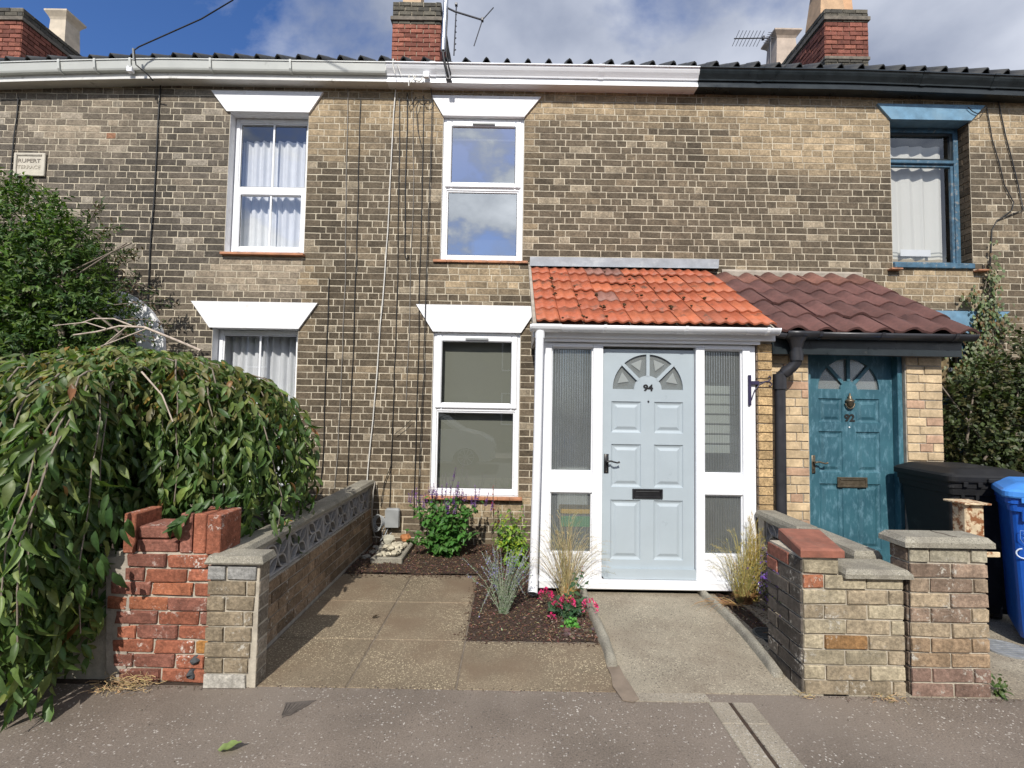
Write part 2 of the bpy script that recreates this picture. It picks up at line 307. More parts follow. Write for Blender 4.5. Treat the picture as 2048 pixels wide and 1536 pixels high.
M['bark'] = basic('bark', (.20, .165, .13), .85, .3, 30, bmp=.8, bscale=60, tint=True)
M['glass'] = glassmat('window_glass', .15)
M['glass2'] = glassmat('bright_window_glass', .46)
M['glass3'] = glassmat('blind_window_glass', .12)
M['reeded'] = glassmat('reeded_glass', .22, .12, (.74, .78, .77), haze=.18)
M['obscure'] = glassmat('obscure_glass', .3, .25, (.5, .53, .54), haze=.28)
M['net'] = basic('net_curtain', (.62, .64, .66), .9, .05, 9)
M['room'] = basic('room_plaster', (.46, .46, .45), .9)
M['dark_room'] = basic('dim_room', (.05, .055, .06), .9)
M['blind'] = basic('roller_blind', (.15, .158, .128), .85, .04, 3)
M['black_bin'] = basic('black_bin_plastic', (.013, .013, .014), .6, .2, 14, bmp=.15, bscale=120, spec=.25, dirt=(.06, .06, .06), dscale=4, dth=(.55, .8))
M['blue_bin'] = basic('blue_bin_plastic', (.008, .085, .42), .38, .12, 9, bmp=.12, bscale=100)
M['print'] = basic('printed_white', (.62, .70, .82), .6)
M['letter'] = basic('black_lettering', (.01, .01, .012), .5)
M['rust'] = basic('rusty_cream_paint', (.58, .46, .30), .8, .2, 20, bmp=.8, dirt=(.22, .085, .03), dscale=26, dth=(.47, .56))
M['pot'] = basic('buff_chimney_pot', (.47, .33, .19), .85, .2, 6, bmp=.4, tint=True)
M['stone_plaque'] = basic('plaque_stone', (.52, .48, .40), .9, .12, 10, bmp=.5)
M['car'] = basic('white_car_paint', (.75, .76, .76), .25, .01, 2, coat=.6)
M['plain'] = basic('plain_tinted', (1, 1, 1), .7, .08, 10, tint=True)
def curtain92():
    m, nt, b = NT('striped_curtain'); g = nt.nodes.new('ShaderNodeNewGeometry'); g.name = 'geo'; s_ = nt.nodes.new('ShaderNodeSeparateXYZ'); nt.links.new(g.outputs['Position'], s_.inputs[0])
    mr = nt.nodes.new('ShaderNodeMapRange'); mr.inputs[1].default_value = 3.25; mr.inputs[2].default_value = 3.75; nt.links.new(s_.outputs[2], mr.inputs[0])
    st = [(0, (.45, .44, .4)), (.06, (.3, .25, .17)), (.14, (.55, .5, .4)), (.2, (.30, .25, .16)), (.28, (.56, .54, .46)), (.33, (.22, .22, .2)), (.37, (.56, .56, .5)), (.42, (.25, .26, .24)), (.45, (.56, .56, .52))]
    r = ramp(nt, mr.outputs[0], st); r.color_ramp.interpolation = 'CONSTANT'; nt.links.new(r.outputs[0], b.inputs['Base Color']); b.inputs['Roughness'].default_value = .95; return m
M['curtain92'] = curtain92()

# ------------------------------------------------------------------ brick laying
def brick_variant(seed, ch, rough):
    r = random.Random(seed); j = lambda a: r.uniform(-a, a)
    vs = []; a = rough
    for (x, z) in ((-.5, -.5), (.5, -.5), (.5, .5), (-.5, .5)): vs.append((x, 0, z))                       # back
    for (x, z) in ((-.5, -.5), (.5, -.5), (.5, .5), (-.5, .5)): vs.append((x+j(a*.3), -.72+j(.1), z+j(a)))   # shoulder
    for (x, z) in ((-.5, -.5), (.5, -.5), (.5, .5), (-.5, .5)): vs.append((x*(1-ch*2)+j(a*.25), -1+j(.15), z*(1-ch*5)+j(a)))
    fs = [(8, 9, 10, 11)]
    for k in range(4):
        n = (k+1) % 4; fs += [(k, n, 4+n, 4+k), (4+k, 4+n, 8+n, 8+k)]
    return vs, fs
BV = [brick_variant(100+k, .022, .045) for k in range(10)]+[brick_variant(200+k, .03, .11) for k in range(8)]
def rev(f): return tuple(reversed(f))
def wall_frame(P, Ud):
    Ud = Vector(Ud); Nn = Vector((Ud.y, -Ud.x, 0)); return Vector(P), Ud, Nn   # outward normal to the right of U
BM = {}
def lay(parent, name, P, Ud, segs, course, BL, HL, gap, bond, tint, mat, proud=.008, keep=300, z0=0, dz=0, minl=.05, joined='bricks', jit=.0):
    """segs(z0,z1) -> list of (u0,u1) intervals to fill in that course; rows: list of z"""
    P, Ud, Nn = wall_frame(P, Ud); items = []; row = 0; z = z0
    while True:
        s_ = segs(row, z, z+course-gap)
        if s_ is None: break
        for (u0, u1) in s_:
            u = u0; i = 0
            if bond == 'flemish': pat = [BL, HL] if row % 2 else [HL, BL]
            elif bond == 'stretcher': pat = [BL]; 
            else: pat = [BL]
            if bond == 'stretcher' and row % 2: seq = BL/2-gap/2
            elif bond == 'flemish' and row % 2 == 1: seq = HL*1.55
            else: seq = None
            while u < u1-.012:
                l = seq if seq else pat[i % len(pat)]
                if seq: seq = None
                else:
                    i += 1
                    if bond == 'flemish' and rng.random() < .22: l = BL if l == HL else HL
                l *= U(.96, 1.04); e = min(u+l, u1)
                if u1-e < minl: e = u1
                items.append((u, e, z+U(-jit, jit), course-gap, row)); u = e+gap
        z += course; row += 1
    out = []
    for (a, b, zz, h, rw) in items:
        c = P+Ud*((a+b)/2)+Vector((0, 0, zz+h/2)); out.append(((c-CAM).length, a, b, zz, h, c, tint((a+b)/2, zz, rng.random(), c)))
    out.sort(key=lambda t: t[0]); mb = MB(); rot = Matrix((Ud, -Nn, Vector((0, 0, 1)))).transposed()
    for k, (d, a, b, zz, h, c, tn) in enumerate(out):
        vi = 10+rng.randrange(8) if mat.name == 'red_brick' else rng.randrange(10); S = Matrix.Diagonal(Vector((b-a, proud*U(.75, 1.25), h))); ang = Matrix.Rotation(U(-.012, .012), 3, 'Y')
        if k < keep:
            key = (vi, mat.name)
            if key not in BM:
                t = MB(); t.add(BV[vi][0], BV[vi][1]); BM[key] = mesh_of(t, 'brick', mat)
            o = bpy.data.objects.new('brick', BM[key]); pl = wloc(parent); Mx = (rot @ ang @ S).to_4x4(); Mx.translation = c-pl
            C.objects.link(o); o.parent = parent; o.matrix_local = Mx; o.color = (*tn, 1)
        else:
            Mr = rot @ ang @ S; mb.add([c+Mr @ Vector(v) for v in BV[vi][0]], BV[vi][1], tn)
    if mb.v: part(joined, mb, mat, parent, kind='stuff')
def cutgrid(mb, P, Ud, u0, u1, z0, z1, holes, off=0, tint=None):
    P, Ud, Nn = wall_frame(P, Ud)
    us = sorted({u0, u1, *[h[0] for h in holes], *[h[1] for h in holes]}); zs = sorted({z0, z1, *[h[2] for h in holes], *[h[3] for h in holes]})
    us = [u for u in us if u0 <= u <= u1]; zs = [z for z in zs if z0 <= z <= z1]
    for a, b in zip(us, us[1:]):
        for c, d in zip(zs, zs[1:]):
            m_, n_ = (a+b)/2, (c+d)/2
            if any(h[0] < m_ < h[1] and h[2] < n_ < h[3] for h in holes): continue
            p = lambda u, z: P+Ud*u+Nn*off+Vector((0, 0, z)); mb.quad(p(a, c), p(b, c), p(b, d), p(a, d), tint)
def segfn(u0, u1, zmax, holes, gap=.006):
    def f(row, za, zb):
        if za > zmax-.02: return None
        if callable(u0): a0, a1 = u0(za), u1(za)
        else: a0, a1 = u0, u1
        iv = [(a0, a1)]
        for h in holes:
            if zb > h[2]+.015 and za < h[3]-.015:
                nv = []
                for (a, b) in iv:
                    if h[1] <= a or h[0] >= b: nv.append((a, b)); continue
                    if h[0]-gap > a: nv.append((a, h[0]-gap))
                    if h[1]+gap < b: nv.append((h[1]+gap, b))
                iv = nv
        return iv
    return f
# ------------------------------------------------------------------ ground
WY = 5.45
g = MB(); g.quad((-400, -400, -.16), (400, -400, -.16), (400, 400, -.16), (-400, 400, -.16)); struct('ground', g, M['soil'])
g = MB(); g.box(-60, 60, .6, 2.70, -.15, 0)
struct('pavement', g, M['asphalt'])
g = MB(); g.quad((-60, -3.6, -.12), (60, -3.6, -.12), (60, .47, -.12), (-60, .47, -.12)); struct('road', g, M['road'])
g = MB(); g.bbox(-60, 60, .47, .6, -.14, .003, .015); struct('kerb', g, M['concrete'])
g = MB(); g.box(-60, 60, -5.4, -3.6, -.14, 0); struct('far_pavement', g, M['asphalt'])
g = MB(); g.box(.64, 1.72, 2.699, 4.12, -.1, .006); struct('front_path', g, M['path'])
g = MB(); g.box(.66, 1.075, 2.62, 2.697, -.02, .005); struct('path_strip', g, M['channel'])
g = MB(); g.box(1.86, 8, 2.701, 4.4, -.1, .004); struct('neighbour_path', g, M['path'])
g = MB(); g.box(-8, -1.6, 2.705, 5.44, -.1, .0); struct('neighbour_bed', g, M['soil'])
# patio slabs, one object each, under one patio bed
g = MB(); g.box(-1.56, .63, 2.702, 4.5, -.1, -.006); patio = struct('patio', g, basic('joint_sand', (.16, .13, .10), .95, .3, 20, bmp=.6))
cols = [-1.51, -.88, -.28]; rows = [2.703, 3.255, 3.865, 4.475]
def slab(x0, x1, y0, y1):
    mb = MB(); dz = U(-.003, .003); mb.bbox(x0+.0025, x1-.0025, y0+.0025, y1-.0025, -.04, .001+dz, .006); part('paving_slab', mb, M['slab'], patio)
for i in range(3):
    for j in range(2): slab(cols[j], cols[j+1], rows[i], rows[i+1])
slab(-.28, .615, rows[0], rows[1])
# drainage channel across the pavement
for k, (x0, x1) in enumerate(((1.06, 1.166), (1.186, 1.295))):
    for (a, b) in ((2.447, 2.62), (1.55, 2.443), (.65, 1.546)):
        mb = MB(); mb.bbox(x0, x1, a, b, -.05, .0065, .004)
        o = part('channel_block', mb, M['channel'], None); o['kind'] = 'structure'
mb = MB(); mb.box(1.164, 1.188, .65, 2.62, -.01, .0015); struct('channel_gutter', mb, M['soil'])
mb = MB(); mb.prism([(-1.14, 2.56), (-.99, 2.585), (-1.10, 2.44)], .0005, .0035, 2)
for k in range(7): mb.tube([(-1.128+.02*k, 2.552, .005), (-1.108+.006*k, 2.455, .005)], .0022, 4)
part('utility_plate', mb, basic('plate_iron', (.105, .088, .075), .8, .2, 30, bmp=.5), None, label='small dark triangular plate let into the pavement', cat='utility cover')
# path edging stones
def edging(pts, label):
    mb = MB(); poly = []
    m = len(pts)
    for (x, y) in pts: pass
    vs = []; n = 7
    for k, (x, y) in enumerate(pts):
        wv = .032*U(.92, 1.1); hh = .058*U(.9, 1.05)
        for j in range(n):
            t = math.pi*j/(n-1); vs.append((x-wv*math.cos(t)*(1 if j else 1.05), y, max(-.04, hh*math.sin(t)**.6) if 0 < j < n-1 else -.04))
    fs = [(k*n+j, (k+1)*n+j, (k+1)*n+j+1, k*n+j+1) for k in range(m-1) for j in range(n-1)]+[tuple(range(n)), tuple(range(m*n-1, (m-1)*n-1, -1))]
    mb.add(vs, fs); return part('path_edging', mb, M['concrete'], None, True, label=label, cat='edging', group='edgings of the front path')
edging([(.625+.012*math.sin(k*.5), 2.945+k*.1) for k in range(13)], 'speckled concrete edging between the mulch bed and the front path')
edging([(1.565+.005*k+.03*math.sin(k*.3), 2.86+k*.105) for k in range(13)], 'speckled concrete edging beside the narrow dark bed with the drain cover')
mb = MB(); mb.prism([(.592, 2.97), (.63, 2.985), (.668, 2.96), (.672, 2.86), (.69, 2.74), (.70, 2.63), (.66, 2.605), (.61, 2.62), (.585, 2.75), (.598, 2.86)], .004, .0085, 2); part('mortar_patch', mb, basic('brown_mortar', (.205, .16, .12), .95, .2, 9, bmp=.8), None, kind='structure')

# mulch
def mulch(name, polys, n, hfun):
    mb = MB(); base = []
    for (x0, x1, y0, y1) in polys:
        nx, ny = max(2, int((x1-x0)/.035)), max(2, int((y1-y0)/.035)); vs = []
        for j in range(ny+1):
            for i in range(nx+1):
                x = x0+(x1-x0)*i/nx; y = y0+(y1-y0)*j/ny; vs.append((x, y, hfun(x, y)+.012*noise.noise(Vector((x*9, y*9, 1)))))
        mb.add(vs, [(j*(nx+1)+i, j*(nx+1)+i+1, (j+1)*(nx+1)+i+1, (j+1)*(nx+1)+i) for j in range(ny) for i in range(nx)], (.045, .026, .017))
    A = sum((p[1]-p[0])*(p[3]-p[2]) for p in polys)
    for (x0, x1, y0, y1) in polys:
        for k in range(int(n*(x1-x0)*(y1-y0)/A)):
            x, y = U(x0, x1), U(y0, y1); z = hfun(x, y)+.012*noise.noise(Vector((x*9, y*9, 1)))+U(.0, .012)
            l, wd = U(.006, .026), U(.003, .009); a = U(0, 6.283); d = Vector((math.cos(a), math.sin(a), U(-.5, .5))).normalized()*l/2
            s_ = Vector((-math.sin(a), math.cos(a), U(-.9, .9))).normalized()*wd/2; c = Vector((x, y, z)); q = rng.random()
            col = (.10, .055, .032) if q < .4 else (.055, .03, .02) if q < .75 else (.20, .125, .075) if q < .965 else (.42, .33, .23)
            up_ = Vector((0, 0, wd*.5)); mb.add([c-d-s_, c+d-s_*.6, c+d*.9+s_, c-d*.8+s_, c+up_], [(0, 1, 4), (1, 2, 4), (2, 3, 4), (3, 0, 4)], tuple(v*U(.7, 1.3) for v in col))
    o = part(name, mb, M['mulch'], None, loc=(0, 0, 0), kind='stuff', label='dark brown bark mulch over the planting bed', cat='mulch'); return o
mulch('bark_mulch', [(-1.5, .24, 4.475, 5.44), (-.275, .60, 3.262, 4.475), (.24, .60, 3.3, 4.12)], 17000, lambda x, y: -.002+.012*min(1, max(0, (y-3.3)/.2)))
o = mulch('bark_mulch', [(1.67, 2.04, 2.93, 4.12)], 2500, lambda x, y: -.004 if x > 1.64 else .0); o['label'] = 'dark bark mulch in the narrow shaded bed right of the path'
def clod(mb, c, r, tint=None, sq=.7, n=6):
    vs = []; c = Vector(c)
    for k in range(3):
        for j in range(n):
            t = 2*math.pi*j/n+U(-.3, .3); ph = (-.7, .1, .75)[k]; rr = r*math.cos(ph)*U(.75, 1.2); vs.append(c+Vector((rr*math.cos(t), rr*math.sin(t), r*sq*math.sin(ph)*U(.8, 1.2))))
    vs += [c+Vector((0, 0, -r*sq)), c+Vector((U(-.2, .2)*r, U(-.2, .2)*r, r*sq*U(.8, 1.05)))]
    fs = [(k*n+j, k*n+(j+1) % n, (k+1)*n+(j+1) % n, (k+1)*n+j) for k in range(2) for j in range(n)]
    fs += [(3*n, (j+1) % n, j) for j in range(n)]+[(3*n+1, 2*n+j, 2*n+(j+1) % n) for j in range(n)]
    mb.add(vs, fs, tint)
mb = MB()
for k in range(70): clod(mb, (U(.38, .59), U(3.28, 3.75), .008), U(.008, .024), tuple(v*U(.7, 1.3) for v in (.115, .085, .065)))
for k in range(60): clod(mb, (U(-.25, .55), U(3.28, 4.1), .012), U(.004, .012), tuple(v*U(.7, 1.3) for v in (.2, .15, .11)))
part('soil_clods', mb, M['stone'], None, kind='stuff', label='crumbly clods of earth beside the path edging', cat='soil')

# ------------------------------------------------------------------ houses
def frame4(mb, x0, x1, z0, z1, y0, y1, wd, wb=None, ch=.006):
    wb = wb or wd
    mb.bbox(x0, x0+wd, y0, y1, z0, z1, ch); mb.bbox(x1-wd, x1, y0, y1, z0, z1, ch)
    mb.bbox(x0+wd, x1-wd, y0+.001, y1, z1-wd, z1, ch); mb.bbox(x0+wd, x1-wd, y0+.001, y1, z0, z0+wb, ch)
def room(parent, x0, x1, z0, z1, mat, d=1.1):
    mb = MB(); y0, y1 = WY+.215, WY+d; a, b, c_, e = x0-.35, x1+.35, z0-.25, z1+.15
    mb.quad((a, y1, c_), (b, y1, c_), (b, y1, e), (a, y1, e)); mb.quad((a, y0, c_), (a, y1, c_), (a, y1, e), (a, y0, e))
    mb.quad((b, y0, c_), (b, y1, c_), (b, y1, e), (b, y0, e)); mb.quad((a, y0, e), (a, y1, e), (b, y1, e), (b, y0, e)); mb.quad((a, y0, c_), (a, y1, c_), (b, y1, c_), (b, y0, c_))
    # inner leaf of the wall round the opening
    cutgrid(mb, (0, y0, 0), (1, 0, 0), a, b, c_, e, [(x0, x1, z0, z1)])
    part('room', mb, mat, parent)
def reveal(parent, x0, x1, z0, z1, mat, d=.21, skip=''):
    mb = MB(); y0, y1 = WY+.002, WY+d; e = .001
    if 'l' not in skip: mb.box(x0-.02, x0+e, y0, y1, z0, z1)
    if 'r' not in skip: mb.box(x1-e, x1+.02, y0, y1, z0, z1)
    mb.box(x0-.02, x1+.02, y0, y1, z1-e, z1+.02); mb.box(x0-.02, x1+.02, y0+.01, y1, z0-.02, z0+e); part('reveal', mb, mat, parent)
def lintel(parent, xt0, xt1, zt, xb0, xb1, zb, mat, y=.03):
    mb = MB(); mb.prism([(xb0, zb), (xb1, zb), (xt1, zt), (xt0, zt)], WY-y, WY+.2, 1); part('lintel', mb, mat, parent)
def pane(parent, x0, x1, z0, z1, y, mat):
    mb = MB(); mb.quad((x0, y, z0), (x1, y, z0), (x1, y, z1), (x0, y, z1)); part('pane', mb, mat, parent)
def gasket(parent, x0, x1, z0, z1, y):
    mb = MB(); frame4(mb, x0, x1, z0, z1, y-.004, y-.0005, .006, ch=.0005); part('gasket', mb, M['seal'], parent)
def upvc_window(parent, x0, x1, z0, z1, Y, zt, glass, bars=False, top_open=True, vent=True):
    mb = MB(); frame4(mb, x0, x1, z0, z1, Y, Y+.07, .05, .055); mb.bbox(x0+.05, x1-.05, Y+.002, Y+.07, zt-.022, zt+.022, .006)
    wd = part('window', mb, M['upvc'], parent)
    for (a, b, op) in ((zt+.022, z1-.05, top_open), (z0+.055, zt-.022, not top_open)):
        X0, X1 = x0+.05, x1-.05
        if op:
            mb = MB(); frame4(mb, X0-.022, X1+.022, a-.014, b+.014, Y-.02, Y+.04, .068, ch=.012); part('sash', mb, M['upvc'], wd); f = .046; gy = Y+.006
        else:
            mb = MB(); frame4(mb, X0+.0005, X1-.0005, a+.0005, b-.0005, Y+.010, Y+.04, .016, ch=.01); part('sash', mb, M['upvc'], wd); f = .016; gy = Y+.02
        pane(wd, X0+f, X1-f, a+f, b-f, gy, glass); gasket(wd, X0+f, X1-f, a+f, b-f, gy)
        if bars:
            mb = MB(); xm = (X0+X1)/2; mb.bbox(xm-.011, xm+.011, gy-.012, gy-.001, a+f, b-f, .003); part('glazing_bar', mb, M['upvc'], wd)
    if vent:
        xm = (x0+x1)/2; mb = MB(); mb.bbox(xm-.13, xm+.13, Y-.034, Y-.0205, z1-.085, z1-.062, .004); part('trickle_vent', mb, M['grey_plastic'], wd)
    return wd
def curtain(x0, x1, z0, z1, y, mat, label, amp=.025, waves=9, skew=0, group=None, gather=None):
    mb = MB(); nx, nz = 90, 8; vs = []
    for j in range(nz+1):
        f = j/nz; z = z0+(z1-z0)*f
        for i in range(nx+1):
            t = i/nx; a = x0+(x1-x0)*t
            if gather: a = gather(a, f)
            ph = waves*2*math.pi*t+2.2*noise.noise(Vector((t*5, x0, f*.5)))+.3*f; am = amp*(.5+1.1*abs(noise.noise(Vector((t*7, x0*3, 2))))+.3); vs.append((a+skew*f, y+am*math.sin(ph)+amp*.35*math.sin(ph*2.3+2)*(1-f*.5), z+(.012*noise.noise(Vector((t*6, x0, 5))) if j == nz else 0)))
    mb.add(vs, [(j*(nx+1)+i, j*(nx+1)+i+1, (j+1)*(nx+1)+i+1, (j+1)*(nx+1)+i) for j in range(nz) for i in range(nx)])
    return part('curtain', mb, mat, None, True, label=label, cat='curtain', group=group)
def ez(x):
    return -.033*max(0, -x-3.9)**1.25 - .018*max(0, x-3.7)**1.2
def extr(mb, prof, x0, x1, step=.4, tint=None):
    n = max(1, int((x1-x0)/step)); xs = [x0+(x1-x0)*i/n for i in range(n+1)]; m = len(prof)
    vs = [(x, y, z+ez(x)) for x in xs for (y, z) in prof]
    fs = [(k*m+j, (k+1)*m+j, (k+1)*m+(j+1) % m, k*m+(j+1) % m) for k in range(n) for j in range(m)]+[tuple(range(m)), tuple(range((n+1)*m-1, n*m-1, -1))]
    mb.add(vs, fs, tint)
def half_gutter(yc, zt, r, n=9, th=.004):
    o = [(yc-r*math.cos(math.pi*k/n), zt-r*1.0*math.sin(math.pi*k/n)) for k in range(n+1)]
    i = [(yc+(r-th)*math.cos(math.pi*k/n), zt-(r-th)*math.sin(math.pi*k/n)) for k in range(n+1)]
    return o+i
def eaves(parent, x0, x1, kind):
    fm = {'old': M['old_white'], 'new': M['white_wood'], 'black': M['black_paint']}[kind]
    mb = MB(); extr(mb, [(5.301, 5.229), (5.32, 5.229), (5.32, 5.225), (WY, 5.235), (WY, 5.211), (5.301, 5.202)][::-1], x0, x1); part('soffit', mb, fm, parent)
    mb = MB(); extr(mb, [(5.32, 5.23), (5.345, 5.23), (5.345, 5.42), (5.32, 5.42)][::-1], x0, x1); part('fascia', mb, fm, parent)
    gm = {'old': M['upvc_old'], 'new': M['white_wood'], 'black': M['black_paint']}[kind]
    if kind == 'old': prof = [(5.243, 5.398), (5.240, 5.385), (5.249, 5.382), (5.262, 5.30), (5.27, 5.283), (5.315, 5.283), (5.315, 5.39), (5.31, 5.39), (5.31, 5.288), (5.273, 5.288), (5.266, 5.302), (5.252, 5.398)]
    else: prof = [(5.238, 5.398), (5.235, 5.386), (5.248, 5.380), (5.254, 5.362), (5.266, 5.338), (5.284, 5.314), (5.298, 5.294), (5.302, 5.280), (5.315, 5.280), (5.315, 5.39), (5.311, 5.39), (5.311, 5.288), (5.306, 5.288), (5.288, 5.320), (5.260, 5.365), (5.252, 5.398)]
    mb = MB(); extr(mb, prof[::-1], x0, x1, .25); gu = part('gutter', mb, gm, parent)
    xs = {'old': [-6.3, -5.15, -4.75, -4.35, -3.45, -2.55], 'new': [-.95, .95], 'black': [2.75, 4.6, 5.4]}[kind]
    for x in xs:
        mb = MB(); pr = [(y-.005 if y < 5.3 else y, z-.004) for y, z in prof[:8]]+[(5.312, 5.272), (5.312, 5.262), (5.272, 5.262)]
        e = .012 if kind == 'old' else .03
        mb.prism([(5.236, 5.402), (5.233, 5.38), (5.243, 5.30), (5.262, 5.272), (5.318, 5.270), (5.318, 5.276), (5.266, 5.279), (5.250, 5.304), (5.240, 5.402)] if kind == 'old' else [(5.233, 5.402), (5.230, 5.383), (5.244, 5.374), (5.262, 5.334), (5.296, 5.290), (5.300, 5.274), (5.312, 5.274), (5.240, 5.402)], x-e, x+e, 0)
        mb.xf(Matrix.Translation((0, 0, ez(x)))); part('gutter_bracket' if kind == 'old' else 'gutter_joint', mb, gm, parent)
def pan_prof(w, n=10, h=.055):
    pts = []
    for k in range(n+1):
        t = k/n
        if t < .62: z = -.008*math.sin(math.pi*t/.62)
        else: z = h*math.sin(math.pi*(t-.62)/.38)
        pts.append((t*w, z))
    return pts
def tile_mesh(prof, length, th, mat, name='tile', sag=0.0):
    mb = MB(); n = len(prof); vs = []
    for (y, dz) in ((0, 0), (length, 0)):
        for (x, z) in prof: vs.append((x, y, z+dz))
    for (y, dz) in ((0, -th), (length, -th)):
        for (x, z) in prof: vs.append((x, y, z+dz))
    fs = [(i, i+1, n+i+1, n+i) for i in range(n-1)]+[(2*n+i+1, 2*n+i, 3*n+i, 3*n+i+1) for i in range(n-1)]
    fs += [(i+1, i, 2*n+i, 2*n+i+1) for i in range(n-1)]+[(n+i, n+i+1, 3*n+i+1, 3*n+i) for i in range(n-1)]
    fs += [(0, n, 3*n, 2*n), (2*n-1, n-1, 3*n-1, 4*n-1)]
    mb.add(vs, fs); me = mesh_of(mb, name, mat); me.polygons.foreach_set('use_smooth', [i < n-1 for i in range(len(me.polygons))]); return me
def put(name, me, parent, loc, rot=(0, 0, 0), col=None, scale=(1, 1, 1)):
    o = bpy.data.objects.new(name, me); C.objects.link(o); o.parent = parent
    o.location = Vector(loc)-wloc(parent); o.rotation_euler = rot; o.scale = scale
    if col: o.color = (*col, 1)
    WL[o.name] = Vector(loc); return o
PAN = tile_mesh(pan_prof(.225), .34, .014, M['black_tile'])
def main_roof(parent, x0, x1):
    pitch = R(33); mb = MB(); n = int((x1-x0)/.235); mb.add([(x0, 5.36, 5.40), (x1, 5.36, 5.40), (x1, 8.9, 5.40+3.54*math.tan(pitch)), (x0, 8.9, 5.40+3.54*math.tan(pitch)),
        (x1, 12.4, 5.40), (x0, 12.4, 5.40)], [(0, 1, 2, 3), (3, 2, 4, 5)])
    rf = part('roof', mb, M['black_tile'], parent)
    for k in range(n):
        x = x0+.235*k+.01
        put('tile', PAN, rf, (x, 5.285, 5.429+ez(x)+U(-.005, .006)), (pitch, U(-.02, .02), U(-.01, .01)))
        put('tile', PAN, rf, (x, 5.285+.26, 5.429+ez(x)+.26*math.tan(pitch)), (pitch, 0, 0))
def chimney(parent, x0, x1, y0, y1, zb, zt, corbel, sides, dark_base, cols):
    mb = MB(); mb.box(x0+.01, x1-.01, y0+.01, y1, zb, zt)
    ch = part('chimney', mb, M['mortar'], parent)
    def tn(u, z, r, c):
        red = Vector(cols[0] if r < .5 else cols[1])
        if c.z > corbel-.02 or c.z < dark_base: red = Vector((.11, .10, .08)) if r < .6 else Vector((.075, .07, .06))
        return tuple(red*(.75+.5*rng.random()))
    n = int((zt-zb)/.082)
    def seg(w_):
        return lambda row, za, zb_: None if row >= n else [(0, w_)]
    kw = dict(course=(zt-zb)/n, BL=.215, HL=.1025, gap=.011, bond='stretcher', tint=tn, mat=M['chim_brick'], proud=.02)
    lay(ch, 'brick', (x0, y0+.01, zb), (1, 0, 0), lambda r, a, b: None if r >= n else [(0, x1-x0)], keep=110, **kw)
    if 'l' in sides: lay(ch, 'brick', (x0+.01, y1, zb), (0, -1, 0), seg(y1-y0), keep=60, **kw)
    if 'r' in sides: lay(ch, 'brick', (x1-.01, y0, zb), (0, 1, 0), seg(y1-y0), keep=60, **kw)
    mb = MB(); o = .035
    mb.bbox(x0-o, x1+o, y0-o, y1+o, corbel, corbel+.075, .006); mb.bbox(x0-o*.7, x1+o*.7, y0-o*.7, y1+.02, dark_base-.06, dark_base, .006) if dark_base > zb+.1 else None
    part('corbel', mb, basic('corbel_brick', (.15, .13, .105), .9, .4, 14, bmp=.8), ch); return ch
def pot(parent, cx, cy, z, w0, w1, h, tint):
    mb = MB()
    def fr(a, b, za, zb_): 
        mb.add([(cx-a, cy-a, za), (cx+a, cy-a, za), (cx+a, cy+a, za), (cx-a, cy+a, za), (cx-b, cy-b, zb_), (cx+b, cy-b, zb_), (cx+b, cy+b, zb_), (cx-b, cy+b, zb_)],
               [(0,3,2,1),(4,5,6,7),(0,1,5,4),(1,2,6,5),(2,3,7,6),(3,0,4,7)], tint)
    fr(w0, w1, z, z+h*.86); fr(w1, w1*1.12, z+h*.861, z+h*.9); fr(w1*1.12, w1*1.45, z+h*.901, z+h*.97); fr(w1*1.45, w1*1.45, z+h*.971, z+h)
    part('chimney_pot', mb, M['pot'], parent)
